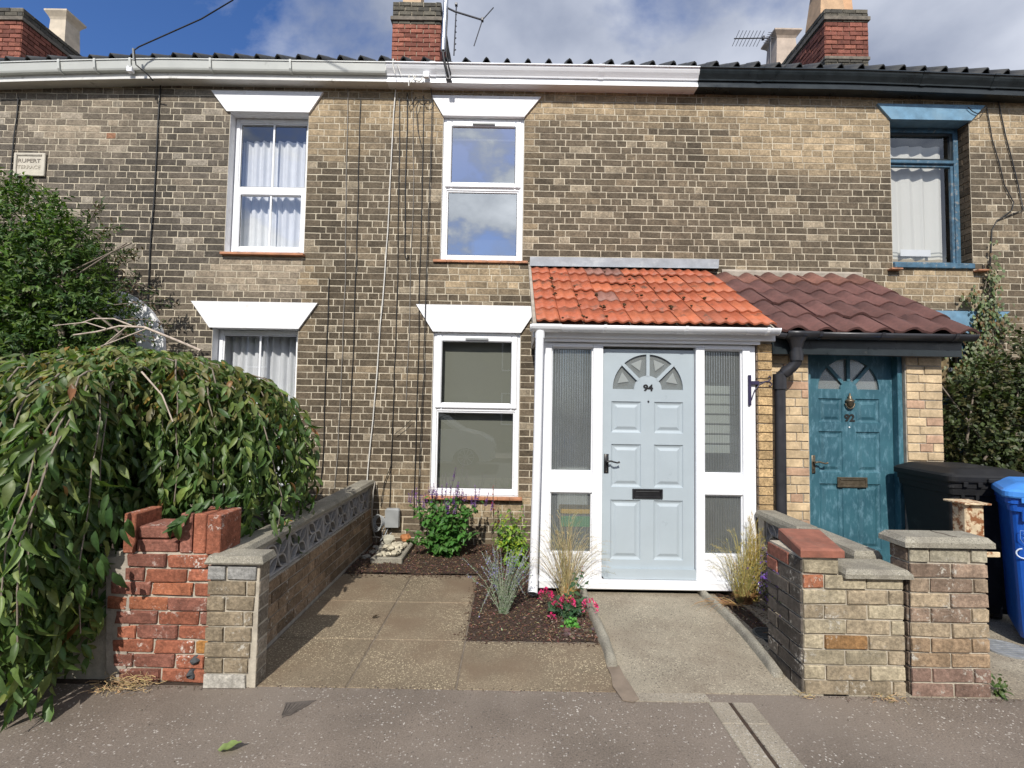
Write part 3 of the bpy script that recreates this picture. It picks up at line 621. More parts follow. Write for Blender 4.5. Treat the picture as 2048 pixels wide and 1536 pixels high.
def house(name_label, x0, x1, holes, seed, keep, cat='house'):
    h = empty('terraced_house', ((x0+x1)/2, WY, 0), name_label, cat, None)
    mb = MB(); cutgrid(mb, (0, WY, 0), (1, 0, 0), x0, x1, -.1, 5.3, holes)
    wl = part('wall', mb, M['mortar'], h)
    # side, back and rear wall of the shell
    mb = MB(); mb.quad((x0, 12.4, -.1), (x1, 12.4, -.1), (x1, 12.4, 5.4), (x0, 12.4, 5.4))
    for x in (x0+.001, x1-.001): mb.quad((x, WY+.001, -.1), (x, 12.4, -.1), (x, 12.4, 5.3), (x, WY+.001, 5.3))
    part('rear_wall', mb, M['mortar'], h)
    def tn(u, z, r, c):
        nz = noise.noise(Vector((u*.9+seed, z*1.3, 3)))*.5+noise.noise(Vector((u*3.1, z*4, seed)))*.28
        buff = 0
        if u > -2.7: buff = max(buff, (z-(4.58+.16*math.sin(u*1.3)-.28*(u > 2.6)))/.3)
        else: buff = max(buff, (z-4.75)/.5*.55)
        for (cx, cz, rx, rz, s_) in ((-.35, 2.98, .55, .24, 1.), (-2.8, 2.98, .75, .28, .8), (-2.0, 4.6, .45, .3, .9), (3.0, 4.6, .8, .35, .8), (-.4, .4, .8, .2, .7), (-1.2, .55, .4, .4, .5), (4.8, 3.0, .7, .25, .9), (-4.9, 4.7, 1.3, .5, .35), (5.5, 4.9, .6, .4, .7)):
            d = ((u-cx)/rx)**2+((z-cz)/rz)**2; buff = max(buff, s_*(1.4-d*1.0))
        for (cx, cz, rx, rz) in ((-1.25, 4.3, .1, .3), (-2.35, 2.8, .12, .5), (.2, 4.2, .07, .8)):
            d = ((u-cx)/rx)**2+((z-cz)/rz)**2; buff = max(buff, .6*(1.2-d))
        buff = max(0, min(1, buff+nz*.9+(r-.5)*.35))
        q = rng.random()
        base = Vector((.078, .064, .046)) if q < .42 else Vector((.102, .083, .06)) if q < .78 else Vector((.138, .113, .081)) if q < .93 else Vector((.29, .25, .185))
        grey = .5+.5*max(0, min(1, (-u-2)/3)); base = base*(1-grey*.0)+Vector((.02, .02, .018))*grey*(z > 3)
        bf = Vector((.36, .285, .185))*(.72+.45*r)
        res = base.lerp(bf, max(buff, .10 if u > -2.4 else 0))
        if u < -2.4: res = res.lerp(Vector((sum(res)/3,)*3)*1.1, .28)
        if rng.random() < .0004: res = Vector((.26, .14, .085))
        soot = max(0, noise.noise(Vector((u*.8+9, z*.55, 7)))+noise.noise(Vector((u*2.6, z*.7, 1)))*.5-.12); soot = min(.28, soot*.7)
        res = Vector((res.x*1.0, res.y*.965, res.z*.94))*(.95-soot)
        return tuple(res*(.9+.2*rng.random()))
    tooth = lambda z: (0, .112, .06, .17, .03, .14, .09)[(int(round(z/.0762))*5) % 7]
    lay(wl, 'brick', (0, WY, 0.0), (1, 0, 0), segfn(lambda z: x0+.004+(tooth(z) if x0 > -3 else 0), lambda z: x1-.006+(tooth(z) if x1 < 3 else 0), 5.22, holes), .0762, .228, .108, .0108, 'flemish', tn, M['house_brick'], proud=.0036, keep=keep, jit=.0012)
    return h, wl
H96u = (-3.32, -2.41, 3.25, 4.905); H96l = (-3.41, -2.44, .545, 2.385)
H94u = (-.845, .094, 3.205, 4.90); H94l = (-.90, .088, .54, 2.385)
H92u = (4.338, 5.255, 3.25, 4.937); H92l = (4.35, 5.25, .55, 2.456)
arch_hole = (-5.02, -4.22, -.05, 2.13)
h96, w96 = house('left neighbour house of sooty brick with a name plaque and aged white gutter', -7.6, -1.48, [H96u, H96l, arch_hole], 1, 290)
h94, w94 = house('middle terraced house of brown brick with white sash-style windows and white eaves', -1.48, 2.06, [H94u, H94l, (.50, 1.40, .0, 2.1)], 2, 290)
h92, w92 = house('right neighbour house of brown brick with blue lintels and black eaves', 2.06, 7.6, [H92u, H92l, (2.7, 3.5, 0, 2.1)], 3, 290)
for hh, a, b, k in ((h96, -7.6, -1.483, 'old'), (h94, -1.48, 2.057, 'new'), (h92, 2.06, 7.6, 'black')):
    eaves(hh, a, b, k); main_roof(hh, a, b)
# windows, house 96
lintel(h96, -3.541, -2.243, 5.149, -3.35, -2.395, 4.905, M['white_paint']); lintel(h96, -3.656, -2.22, 2.684, -3.435, -2.425, 2.385, M['white_paint'])
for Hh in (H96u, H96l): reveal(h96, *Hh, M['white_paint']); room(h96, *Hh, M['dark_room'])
upvc_window(h96, -3.315, -2.415, 3.255, 4.90, 5.56, 4.045, M['glass'], bars=True, vent=False, top_open=False)
upvc_window(h96, -3.405, -2.445, .55, 2.38, 5.56, 1.505, M['glass'], bars=True, vent=False, top_open=False)
# windows, house 94
lintel(h94, -.991, .283, 5.135, -.848, .092, 4.895, M['white_paint']); lintel(h94, -1.103, .29, 2.688, -.905, .092, 2.381, M['white_paint'])
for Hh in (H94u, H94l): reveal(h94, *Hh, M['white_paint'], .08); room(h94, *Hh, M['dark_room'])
upvc_window(h94, -.842, .091, 3.21, 4.892, 5.475, 4.055, M['glass2'])
upvc_window(h94, -.897, .085, .545, 2.378, 5.475, 1.505, M['glass3'])
# windows, house 92
lintel(h92, 4.177, 5.428, 5.12, 4.335, 5.262, 4.937, M['blue_lintel']); lintel(h92, 4.12, 5.634, 2.712, 4.34, 5.26, 2.456, M['blue_lintel'])
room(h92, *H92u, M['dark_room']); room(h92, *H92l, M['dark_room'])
def timber_window(x0, x1, z0, z1, Y, zt):
    mb = MB(); frame4(mb, x0, x1, z0, z1, Y, Y+.06, .055, .03, .004); mb.bbox(x0+.055, x1-.055, Y-.012, Y+.05, zt-.022, zt+.022, .008)
    wd = part('window', mb, M['blue_wood'], h92)
    mb = MB(); frame4(mb, x0+.0555, x1-.0555, z0+.0305, zt-.0225, Y+.012, Y+.05, .03, ch=.004); part('sash', mb, M['blue_wood'], wd)
    mb = MB(); frame4(mb, x0+.0555, x1-.0555, zt+.0225, z1-.0555, Y+.012, Y+.05, .03, ch=.004); part('sash', mb, M['black_paint'], wd)
    pane(wd, x0+.0855, x1-.0855, z0+.0605, zt-.0525, Y+.03, M['glass']); pane(wd, x0+.0855, x1-.0855, zt+.0525, z1-.0855, Y+.03, M['glass'])
    mb = MB(); mb.bbox(x0-.002, x1+.002, WY-.035, Y-.001, z0-.065, z0-.0005, .008); part('sill', mb, M['blue_wood'], wd)
timber_window(4.34, 5.253, 3.262, 4.935, 5.585, 4.52); timber_window(4.352, 5.248, .6, 2.454, 5.56, 1.7)
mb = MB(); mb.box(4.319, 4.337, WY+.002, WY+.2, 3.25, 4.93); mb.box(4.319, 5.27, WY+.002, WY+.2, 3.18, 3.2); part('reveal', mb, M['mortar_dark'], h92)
mb = MB(); mb.box(5.263, 5.28, WY+.002, WY+.2, 3.25, 4.93, (.5, .4, .3)); rv = part('reveal', mb, M['mortar'], h92)
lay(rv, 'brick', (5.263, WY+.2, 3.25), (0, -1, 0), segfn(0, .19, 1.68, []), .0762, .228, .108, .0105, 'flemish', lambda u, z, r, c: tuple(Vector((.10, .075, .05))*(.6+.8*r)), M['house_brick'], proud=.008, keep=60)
for x in (4.27, 5.25):
    mb = MB(); mb.bbox(x, x+.13, WY-.075, WY-.005, 3.165, 3.185, .004); part('sill_tile', mb, M['terracotta'], h92)
for (x0, x1, z, n, y, hh) in ((-.963, .133, .526, 8, .075, h94), (-.925, .160, 3.196, 7, .03, h94), (-3.34, -2.39, 3.236, 1, .06, h96)):
    wd = (x1-x0)/n
    for k in range(n):
        mb = MB(); mb.bbox(x0+wd*k+.001, x0+wd*(k+1)-.001, WY-y, WY+.03, z-.017+U(-.001, .001), z+.012, .004); part('sill_tile', mb, M['terracotta'], hh)
# door arch of the left neighbour
ac, ar0, ar1, az = (-4.62), .40, .70, 2.10
mb = MB(); n = 18
for k in range(n):
    a0, a1 = math.pi*k/n, math.pi*(k+1)/n
    p = [(ac+r*math.cos(a), az+r*1.0*math.sin(a)) for a, r in ((a0, ar0), (a0, ar1), (a1, ar1), (a1, ar0))]; mb.prism(p, WY-.05, WY-.005, 1)
mb.box(ac+ar0, ac+ar1, WY-.05, WY-.005, .0, az-.001); mb.box(ac-ar1, ac-ar0, WY-.05, WY-.005, .0, az-.001); part('door_arch', mb, M['white_paint'], h96)
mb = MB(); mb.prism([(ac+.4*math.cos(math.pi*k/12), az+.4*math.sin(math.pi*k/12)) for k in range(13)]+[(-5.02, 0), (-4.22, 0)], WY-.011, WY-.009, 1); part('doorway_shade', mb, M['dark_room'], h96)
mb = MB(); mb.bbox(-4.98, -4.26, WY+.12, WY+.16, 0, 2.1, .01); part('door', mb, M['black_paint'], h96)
# plaque
pq = MB(); pq.bbox(-5.77, -5.41, WY-.032, WY-.009, 4.10, 4.372, .006); po = part('name_plaque', pq, M['stone_plaque'], h96)
pq = MB(); pq.box(-5.735, -5.445, WY-.040, WY-.0325, 4.335, 4.352); pq.box(-5.735, -5.722, WY-.040, WY-.0325, 4.14, 4.334); part('moulding', pq, M['mortar_dark'], po)
def text(body, size, loc, parent, mat, name='lettering', ext=.002, off=0, sx=1):
    cu = bpy.data.curves.new(name, 'FONT'); cu.body = body; cu.size = size; cu.extrude = ext; cu.offset = off; cu.align_x = 'CENTER'; cu.align_y = 'CENTER'; cu.materials.append(mat)
    t_ = bpy.data.objects.new('t', cu); C.objects.link(t_); dg = bpy.context.evaluated_depsgraph_get(); me = bpy.data.meshes.new_from_object(t_.evaluated_get(dg)); bpy.data.objects.remove(t_)
    o = bpy.data.objects.new(name, me); link(o, parent, loc); o.rotation_euler = (math.pi/2, 0, 0); o.scale = (sx, 1, 1); return o
text('RUPERT', .062, (-5.585, WY-.034, 4.275), po, basic('cut_letters', (.22, .19, .16), .9), sx=1.2); text('TERRACE', .058, (-5.585, WY-.0335, 4.20), po, basic('worn_letters', (.42, .38, .31), .9), sx=1.1)
# chimneys
REDS = ((.20, .075, .055), (.26, .10, .07))
c1 = chimney(h94, -2.29, -1.42, 8.5, 11.0, 7.4, 8.93, 8.56, 'r', 7.3, REDS)
c2 = chimney(h92, 5.62, 6.40, 8.5, 11.2, 7.4, 8.93, 8.70, 'l', 8.02, REDS)
c3 = chimney(h96, -10.4, -9.06, 8.5, 11.2, 7.3, 8.70, 8.44, 'r', 7.2, REDS)
c1.name = 'chimney'
pot(c1, -1.98, 8.8, 8.93, .17, .15, .9, (1, 1.05, 1.2)); pot(c1, -1.98, 9.8, 8.93, .17, .15, .9, (1, .9, .8))
pot(c2, 5.85, 8.85, 8.93, .235, .16, .85, (1.0, .95, 1.0)); pot(c2, 6.23, 9.0, 8.93, .17, .13, .9, (1.1, .95, .95)); pot(c2, 6.0, 10.6, 8.93, .26, .21, 1.1, (.9, 1.05, 1.5))
pot(c3, -10.02, 10.3, 8.7, .21, .17, 1.3, (1.05, 1.3, 1.8))
mb = MB(); mb.prism([(10.6, 8.3), (11.4, 8.3), (11.4, 9.1)], -8.3, -8.26, 0); mb.xf(Matrix.Translation((1.0, -1.4, -.62))); part('roof_light', mb, M['upvc_old'], h96)
mb = MB()
for k in range(3): mb.tube([(-9.0+.14*k, 10.9, 8.1), (-9.0+.14*k, 10.9, 8.45), (-8.93+.14*k, 10.8, 8.5), (-8.88+.14*k, 10.75, 8.42)], .035, 8)
part('flue_terminal', mb, M['dark_metal'], c3)
# curtains and blind
curtain(-3.30, -2.43, 3.30, 4.70, 5.70, M['net'], 'white net curtain behind the upper window of the left house', .02, 9)
curtain(-3.48, -2.42, .58, 2.36, 5.72, M['net'], 'white net curtain behind the half-hidden ground floor window', .022, 11)
curtain(4.38, 5.15, 3.30, 4.78, 5.72, M['curtain92'], 'pale curtain with striped hem in the blue-framed window', .014, 4)
curtain(4.42, 5.2, .65, 2.4, 5.72, basic('tan_curtain', (.30, .23, .13), .9), 'tan curtain behind the window beside the green climber', .02, 8)
mb = MB(); mb.box(-.86, .05, 5.585, 5.589, .56, 2.36); mb.tube([(-.86, 5.6, 2.35), (.05, 5.6, 2.35)], .02); part('roller_blind', mb, M['blind'], None, label='grey green roller blind drawn down behind the lower middle window', cat='blind')
mb = MB(); mb.tube([(-.8, 5.62, 4.72), (.05, 5.62, 4.72)], .012); part('curtain_rail', mb, M['upvc'], None, label='white curtain rail inside the upper middle window', cat='curtain rail')
mb = MB(); mb.box(4.62, 4.98, 5.685, 5.688, 3.42, 3.5); part('paper_note', mb, M['net'], None, label='pale paper notice in the blue-framed upper window', cat='notice')
# ------------------------------------------------------------------ panelled doors
def panel_door(parent, x0, x1, z0, z1, Y, fc, fr, hub, panels, mat, glass, th=.045, name='door', bars=(45, 90, 135)):
    mb = MB(); zt = fc[1]-.012
    cutgrid(mb, (0, Y, 0), (1, 0, 0), x0, x1, z0, zt, panels)
    cx, cz = fc
    # field round the fanlight
    n = 24; cz2 = zt
    def outer(a):
        dx, dz = math.cos(a), math.sin(a); t = 1e9
        if abs(dx) > 1e-6: t = min(t, ((x1 if dx > 0 else x0)-cx)/dx)
        if dz > 1e-6: t = min(t, (z1-cz2)/dz)
        return (cx+dx*t, cz2+dz*t)
    angs = sorted([math.pi*k/n for k in range(n+1)]+[math.atan2(z1-cz2, x1-cx), math.atan2(z1-cz2, x0-cx)])
    for a, b in zip(angs, angs[1:]):
        o0, o1 = outer(a), outer(b); i0 = (cx+fr*math.cos(a), cz2+fr*math.sin(a)); i1 = (cx+fr*math.cos(b), cz2+fr*math.sin(b))
        mb.quad((i0[0], Y, i0[1]), (o0[0], Y, o0[1]), (o1[0], Y, o1[1]), (i1[0], Y, i1[1]))
        mb.quad((i0[0], Y, i0[1]), (i1[0], Y, i1[1]), (i1[0], Y+.02, i1[1]), (i0[0], Y+.02, i0[1]))
        h0 = (cx+hub*math.cos(a), cz2+hub*math.sin(a)); h1 = (cx+hub*math.cos(b), cz2+hub*math.sin(b))
        mb.add([(cx, Y, cz2), (h0[0], Y, h0[1]), (h1[0], Y, h1[1])], [(0, 1, 2)])
        mb.quad((h1[0], Y, h1[1]), (h0[0], Y, h0[1]), (h0[0], Y+.02, h0[1]), (h1[0], Y+.02, h1[1]))
    mb.quad((cx-fr, Y, cz2), (cx-fr, Y+.02, cz2), (cx+fr, Y+.02, cz2), (cx+fr, Y, cz2))
    mb.quad((x0, Y, z0), (x0, Y, z1), (x0, Y+th, z1), (x0, Y+th, z0)); mb.quad((x1, Y, z0), (x1, Y+th, z0), (x1, Y+th, z1), (x1, Y, z1))
    mb.quad((x0, Y+th, z0), (x0, Y+th, z1), (x1, Y+th, z1), (x1, Y+th, z0))
    d = part(name, mb, mat, parent)
    for dg in bars:
        a = R(dg); r0, r1 = hub*.95, fr+.01; c_, s_ = math.cos(a), math.sin(a); wd = .014
        b_ = MB(); b_.prism([(cx+c_*r0-s_*wd, cz2+s_*r0+c_*wd), (cx+c_*r0+s_*wd, cz2+s_*r0-c_*wd), (cx+c_*r1+s_*wd, cz2+s_*r1-c_*wd), (cx+c_*r1-s_*wd, cz2+s_*r1+c_*wd)], Y-.003, Y+.012, 1); part('glazing_bar', b_, mat, d)
    edges = [0]+[b for b in bars]+[180]
    for a, b in zip(edges, edges[1:]):
        g_ = MB(); m_ = 6; pts = [(cx+hub*.98*math.cos(R(a+(b-a)*k/m_)), cz2+hub*.98*math.sin(R(a+(b-a)*k/m_))) for k in range(m_+1)]
        pto = [(cx+fr*1.01*math.cos(R(a+(b-a)*k/m_)), cz2+fr*1.01*math.sin(R(a+(b-a)*k/m_))) for k in range(m_+1)]
        for k in range(m_): g_.quad((pts[k][0], Y+.018, pts[k][1]), (pto[k][0], Y+.018, pto[k][1]), (pto[k+1][0], Y+.018, pto[k+1][1]), (pts[k+1][0], Y+.018, pts[k+1][1]))
        gp = part('pane', g_, glass, d)
        # a raised bevelled triangle in each light
        am = R((a+b)/2); r0, r1 = hub+.055, fr-.04; da = R((b-a)*.25)
        if fr > .28:
            tri = [(cx+r0*math.cos(am), cz2+r0*math.sin(am)), (cx+r1*math.cos(am-da), cz2+r1*math.sin(am-da)), (cx+r1*math.cos(am+da), cz2+r1*math.sin(am+da))]
            if min(p[1] for p in tri) > cz2+.01: t_ = MB(); t_.prism(tri, Y+.012, Y+.0175, 1); part('bevelled_glass', t_, M['obscure2'], d)
    for (a, b, c_, e) in panels:
        p = MB(); rings = [(0, 0), (.006, .009), (.020, .014), (.028, .014), (.052, .004), (.056, .004)]
        pr = None
        for (ins, dy) in rings:
            q = [(a+ins, Y+dy, c_+ins), (b-ins, Y+dy, c_+ins), (b-ins, Y+dy, e-ins), (a+ins, Y+dy, e-ins)]
            if pr: 
                for k in range(4): p.quad(pr[k], pr[(k+1) % 4], q[(k+1) % 4], q[k])
            pr = q
        p.quad(*pr); part('panel', p, mat, d)
    return d
M['obscure2'] = glassmat('bevelled_glass', .55, .3, (.7, .75, .76), haze=.5)
def lever(d, x, z0, z1, Y, mat):
    h = MB(); h.bbox(x-.02, x+.02, Y-.010, Y-.001, z0, z1, .004); zm = z0+(z1-z0)*.62
    h.tube([(x, Y-.008, zm), (x, Y-.045, zm)], .009, 10)
    h.tube([(x, Y-.045, zm), (x+.03, Y-.05, zm+.006), (x+.06, Y-.05, zm-.002), (x+.085, Y-.048, zm-.008), (x+.105, Y-.046, zm-.002)], [.009, .008, .007, .007, .010], 8)
    part('handle', h, mat, d, True)
    for z in (z0+.012, z1-.012):
        s_ = MB(); s_.tube([(x, Y-.013, z), (x, Y-.009, z)], .005, 8); part('screw', s_, M['brass'], d)
    s_ = MB(); s_.tube([(x, Y-.0125, z0+.035), (x, Y-.0095, z0+.035)], .006, 8); s_.box(x-.003, x+.003, Y-.0125, Y-.0095, z0+.016, z0+.034); part('keyhole', s_, M['seal'], d)
def letterbox(d, x0, x1, z0, z1, Y, mat):
    l = MB(); frame4(l, x0, x1, z0, z1, Y-.016, Y-.0005, .018, ch=.004); l.bbox(x0+.018, x1-.018, Y-.009, Y-.001, z0+.018, z1-.018, .004); l.tube([(x0+.03, Y-.012, z1-.022), (x1-.03, Y-.012, z1-.022)], .004, 6)
    part('letterbox', l, mat, d)
def ridged_pane(parent, x0, x1, z0, z1, Y, pitch=.0205, name='reeded_pane'):
    mb = MB(); n = int((x1-x0)/pitch); p = (x1-x0)/n; m_ = 6; xs = []
    for k in range(n):
        for j in range(m_): xs.append((x0+p*(k+j/m_), Y-.0045*math.sin(math.pi*j/m_)))
    xs.append((x1, Y)); vs = [(x, y, z) for z in (z0, z1) for (x, y) in xs]; q = len(xs)
    mb.add(vs, [(i, i+1, q+i+1, q+i) for i in range(q-1)]); return part(name, mb, M['reeded'], parent)
# ------------------------------------------------------------------ porch of the middle house
PF = 4.10
po94 = empty('porch', (1.16, 4.1, 0), 'white timber porch with orange tiled roof and pale blue door numbered 94', 'porch')
WW = M['white_wood']
fr_ = MB()
fr_.bbox(.252, .336, PF, PF+.07, .04, 2.10, .004); fr_.bbox(1.965, 2.03, PF+.001, PF+.07, .04, 2.10, .004); fr_.bbox(2.03, 2.078, PF+.012, PF+.07, .04, 2.10, .004)
for (a, b) in ((.69, .775), (1.567, 1.64)): fr_.bbox(a, b, PF-.001, PF+.07, .118, 2.075, .004)
fr_.bbox(.336, .69, PF+.002, PF+.07, 2.06, 2.10, .004); fr_.bbox(1.64, 1.965, PF+.002, PF+.07, 2.06, 2.10, .004); fr_.bbox(.69, 1.64, PF+.002, PF+.07, 2.076, 2.10, .003)
for (a, b) in ((.336, .69), (1.64, 1.965)):
    fr_.bbox(a, b, PF+.006, PF+.06, .826, 1.004, .006); fr_.bbox(a, b, PF+.004, PF+.06, .118, .326, .004)
fr_.bbox(.235, 2.085, PF-.035, PF+.07, .045, .117, .008)
part('frame', fr_, WW, po94)
fb = MB(); fb.bbox(.19, 2.10, PF-.035, PF-.01, 2.102, 2.25, .004); fb.bbox(.17, 2.215, PF-.062, PF-.0355, 2.13, 2.225, .005); part('fascia', fb, WW, po94)
for (a, b, c_, e) in ((.336, .69, 1.004, 2.06), (.336, .69, .326, .826), (1.64, 1.965, 1.004, 2.06), (1.64, 1.965, .326, .826)):
    ridged_pane(po94, a, b, c_, e, PF+.05)
    bd = MB(); frame4(bd, a, b, c_, e, PF+.022, PF+.044, .010, ch=.004); part('glazing_bead', bd, WW, po94)
# left flank of the porch
sf = MB()
for (y0, y1) in ((4.172, 4.23), (4.75, 4.80), (5.36, 5.448)): sf.bbox(.252, .31, y0, y1, .05, 2.2, .004)
for (z0, z1) in ((.05, .35), (1.05, 1.12), (1.78, 1.85), (2.12, 2.2)): 
    for (y0, y1) in ((4.23, 4.75), (4.80, 5.36)): sf.bbox(.255, .305, y0, y1, z0, z1, .004)
part('side_frame', sf, WW, po94)
for (y0, y1) in ((4.23, 4.75), (4.8, 5.36)):
    for (z0, z1) in ((.35, 1.05), (1.12, 1.78), (1.85, 2.12)):
        g_ = MB(); g_.quad((.278, y0, z0), (.278, y0, z1), (.278, y1, z1), (.278, y1, z0)); part('side_pane', g_, M['glass'], po94)
tri = MB(); tri.prism([(4.05, 2.201), (5.448, 2.201), (5.448, 3.08), (4.05, 2.23)], .21, .245, 0); part('gable_board', tri, M['cement'], po94)
# interior of the porch
it = MB(); it.quad((.31, 5.44, .03), (2.09, 5.44, .03), (2.09, 5.44, 2.9), (.31, 5.44, 2.9)); it.quad((2.085, 4.18, .03), (2.085, 5.44, .03), (2.085, 5.44, 3.0), (2.085, 4.18, 2.25)); it.quad((.31, 4.17, .03), (2.09, 4.17, .03), (2.09, 5.44, .03), (.31, 5.44, .03))
it.quad((.25, 4.12, 2.26), (2.09, 4.12, 2.26), (2.09, 5.44, 3.05), (.25, 5.44, 3.05)); part('interior_lining', it, M['room'], po94)
for k in range(7):
    q = MB(); q.bbox(1.62, 2.06, 4.42, 4.44, 1.15+.09*k, 1.225+.09*k, .004); part('shelf_slat', q, M['upvc_old'], po94)
q = MB(); q.bbox(.42, .80, 4.30, 4.55, .05, .60, .01, (.10, .11, .11)); part('storage_crate', q, M['plain'], None, label='dark storage crate seen through the lower left reeded pane', cat='crate')
q = MB(); q.bbox(.45, .78, 4.31, 4.52, .602, .65, .01, (.75, .42, .03)); q.bbox(.45, .78, 4.29, 4.299, .50, .59, .002, (.03, .30, .10)); part('paper_packet', q, M['plain'], None, label='yellow and green packet lying on the dark crate in the porch', cat='packet')
q = MB(); q.bbox(1.72, 1.95, 4.62, 4.82, .05, .95, .02, (.03, .03, .035)); part('umbrella_stand', q, M['plain'], None, label='dark upright stand inside the porch behind the right reeded pane', cat='stand')
# door
P94 = [(.854, 1.109, 1.338, 1.605), (1.22, 1.469, 1.338, 1.605), (.854, 1.109, .878, 1.24), (1.22, 1.469, .878, 1.24), (.85, 1.106, .272, .77), (1.218, 1.467, .272, .77)]
d94 = panel_door(po94, .782, 1.561, .135, 2.052, PF+.035, (1.166, 1.722), .302, .118, P94, M['dooryblue'], M['obscure'])
DY = PF+.035
q = MB(); q.prism([(.775, .19), (.775, .145), (.80, .122), (1.566, .122), (1.566, .19), (1.56, .205), (.782, .205)], DY-.032, DY-.001, 1); part('weatherboard', q, M['dooryblue'], d94)
lever(d94, .812, .995, 1.155, DY, M['iron']); letterbox(d94, 1.035, 1.292, .785, .866, DY, M['iron'])
text('94', .074, (1.167, DY-.003, 1.722), d94, M['letter'], 'house_number', off=.003, sx=1.12)
q = MB(); q.tube([(1.17, DY-.006, 1.607), (1.17, DY-.001, 1.607)], .008, 10); part('spyhole', q, M['iron'], d94)
# roof
SL0, SL1 = V(0, 3.985, 2.245), V(0, 5.42, 3.125)
slv = SL1-SL0; sll = slv.length; pit = math.atan2(slv.z, slv.y)
rb = MB(); rb.add([(.19, 4.0, 2.215), (2.215, 4.0, 2.215), (2.215, 5.44, 3.12), (.19, 5.44, 3.12), (.19, 4.0, 2.19), (2.215, 4.0, 2.19), (2.215, 5.44, 3.095), (.19, 5.44, 3.095)], [(0, 1, 2, 3), (7, 6, 5, 4), (0, 4, 5, 1), (1, 5, 6, 2), (3, 7, 4, 0), (2, 6, 7, 3)])
rf = part('roof', rb, M['cement'], po94)
def roman(w, rolls=2, n=16, h=.016):
    pts = []
    for k in range(n+1):
        t = k/n; ph = (t*rolls) % 1; pts.append((t*w, h*(.5+.5*math.sin(2*math.pi*(ph-.42)))**1.3))
    return pts
NC, NR = 10, 6; TW = (2.20-.195)/NC; TL = sll/NR
TM = [tile_mesh(roman(TW-.003, 2, 16, .0165+U(-.002, .002)), TL*1.16, .014, M['orange_tile']) for _ in range(3)]
yv, zv = math.cos(pit), math.sin(pit)
for r_ in range(NR):
    for c_ in range(NC):
        L0 = SL0+slv*(r_/NR); k = rng.random(); col = Vector((.42, .108, .048)) if k < .5 else Vector((.46, .128, .056)) if k < .82 else Vector((.35, .10, .05))
        if (r_, c_) in ((2, 3), (5, 3), (5, 4)): col = Vector((.26, .12, .09))
        sag = -.02*math.exp(-((c_-4.5)/2.5)**2)*math.sin(math.pi*(r_+.5)/NR)
        put('tile', TM[rng.randrange(3)], rf, (.195+TW*c_, L0.y+U(-.007, .007), L0.z+.022+sag+U(-.003, .005)), (pit-.045+U(-.012, .012), U(-.012, .012), U(-.014, .014)), tuple(col*U(.88, 1.1)), (1, .84 if r_ == NR-1 else 1, 1))
for (c_, r_) in ((1, 4), (1, 3), (2, 3), (2, 2), (3, 1), (2, 1), (1, 2), (4, 5), (5, 4), (5, 3), (5, 2), (6, 3), (7, 4), (6, 1), (7, 1), (8, 2), (3, 2), (1, 0), (2, 0), (3, 0), (5, 1), (8, 0), (7, 2), (4, 1)):
    L0 = SL0+slv*((r_+U(.02, .3))/NR); mb = MB(); [clod(mb, (.195+TW*c_+U(-.02, .022), L0.y+j_*.02, L0.z+.036+j_*.012), U(.008, .02), sq=.55) for j_ in range(rng.choice((1, 2, 3)))]; part('moss', mb, M['moss'], po94)
fl = MB(); fl.add([(.183, 5.436, 3.262), (2.342, 5.436, 3.266), (2.335, 5.425, 3.17), (.18, 5.425, 3.165), (.178, 5.37, 3.135), (2.30, 5.37, 3.14)], [(3, 2, 1, 0), (4, 5, 2, 3)]); part('flashing', fl, M['lead'], po94)
vg = MB(); vg.prism([(3.99, 2.20), (5.44, 3.115), (5.44, 3.17), (3.99, 2.255)], .165, .192, 0); part('verge', vg, M['cement'], po94)
gt = MB(); pr = half_gutter(3.985, 2.224, .054); m_ = len(pr)
gt.prism(pr, .145, 2.205, 0); gt.prism(half_gutter(3.985, 2.2245, .055)[:10], .143, .147, 0); gt.prism(half_gutter(3.985, 2.2245, .055)[:10], 2.2, 2.206, 0)
gu = part('gutter', gt, M['upvc'], po94, True)
for x in (.76, 1.43, 2.10):
    b_ = MB(); b_.prism(half_gutter(3.985, 2.228, .061, th=.004), x-.012, x+.012, 0); part('gutter_bracket', b_, M['upvc'], po94)
b_ = MB(); b_.prism(half_gutter(3.985, 2.2285, .06, th=.005), .155, .40, 0); part('gutter_outlet', b_, M['upvc'], po94)
dp = MB(); dp.tube([(.225, 3.985, 2.185), (.225, 3.985, 2.14), (.223, 3.97, 2.08), (.215, 3.965, 1.2), (.198, 3.96, .17)], .034, 16); dp.tube([(.226, 3.985, 2.175), (.226, 3.985, 2.115)], .040, 16); dp.tube([(.199, 3.96, .20), (.197, 3.955, .13), (.19, 3.90, .065)], [.039, .039, .041], 16, caps=False)
part('downpipe', dp, M['upvc'], po94, True)
q = MB(); q.tube([(.1895, 3.899, .066), (.1898, 3.9, .068)], .036, 16); part('pipe_mouth', q, M['seal'], po94)
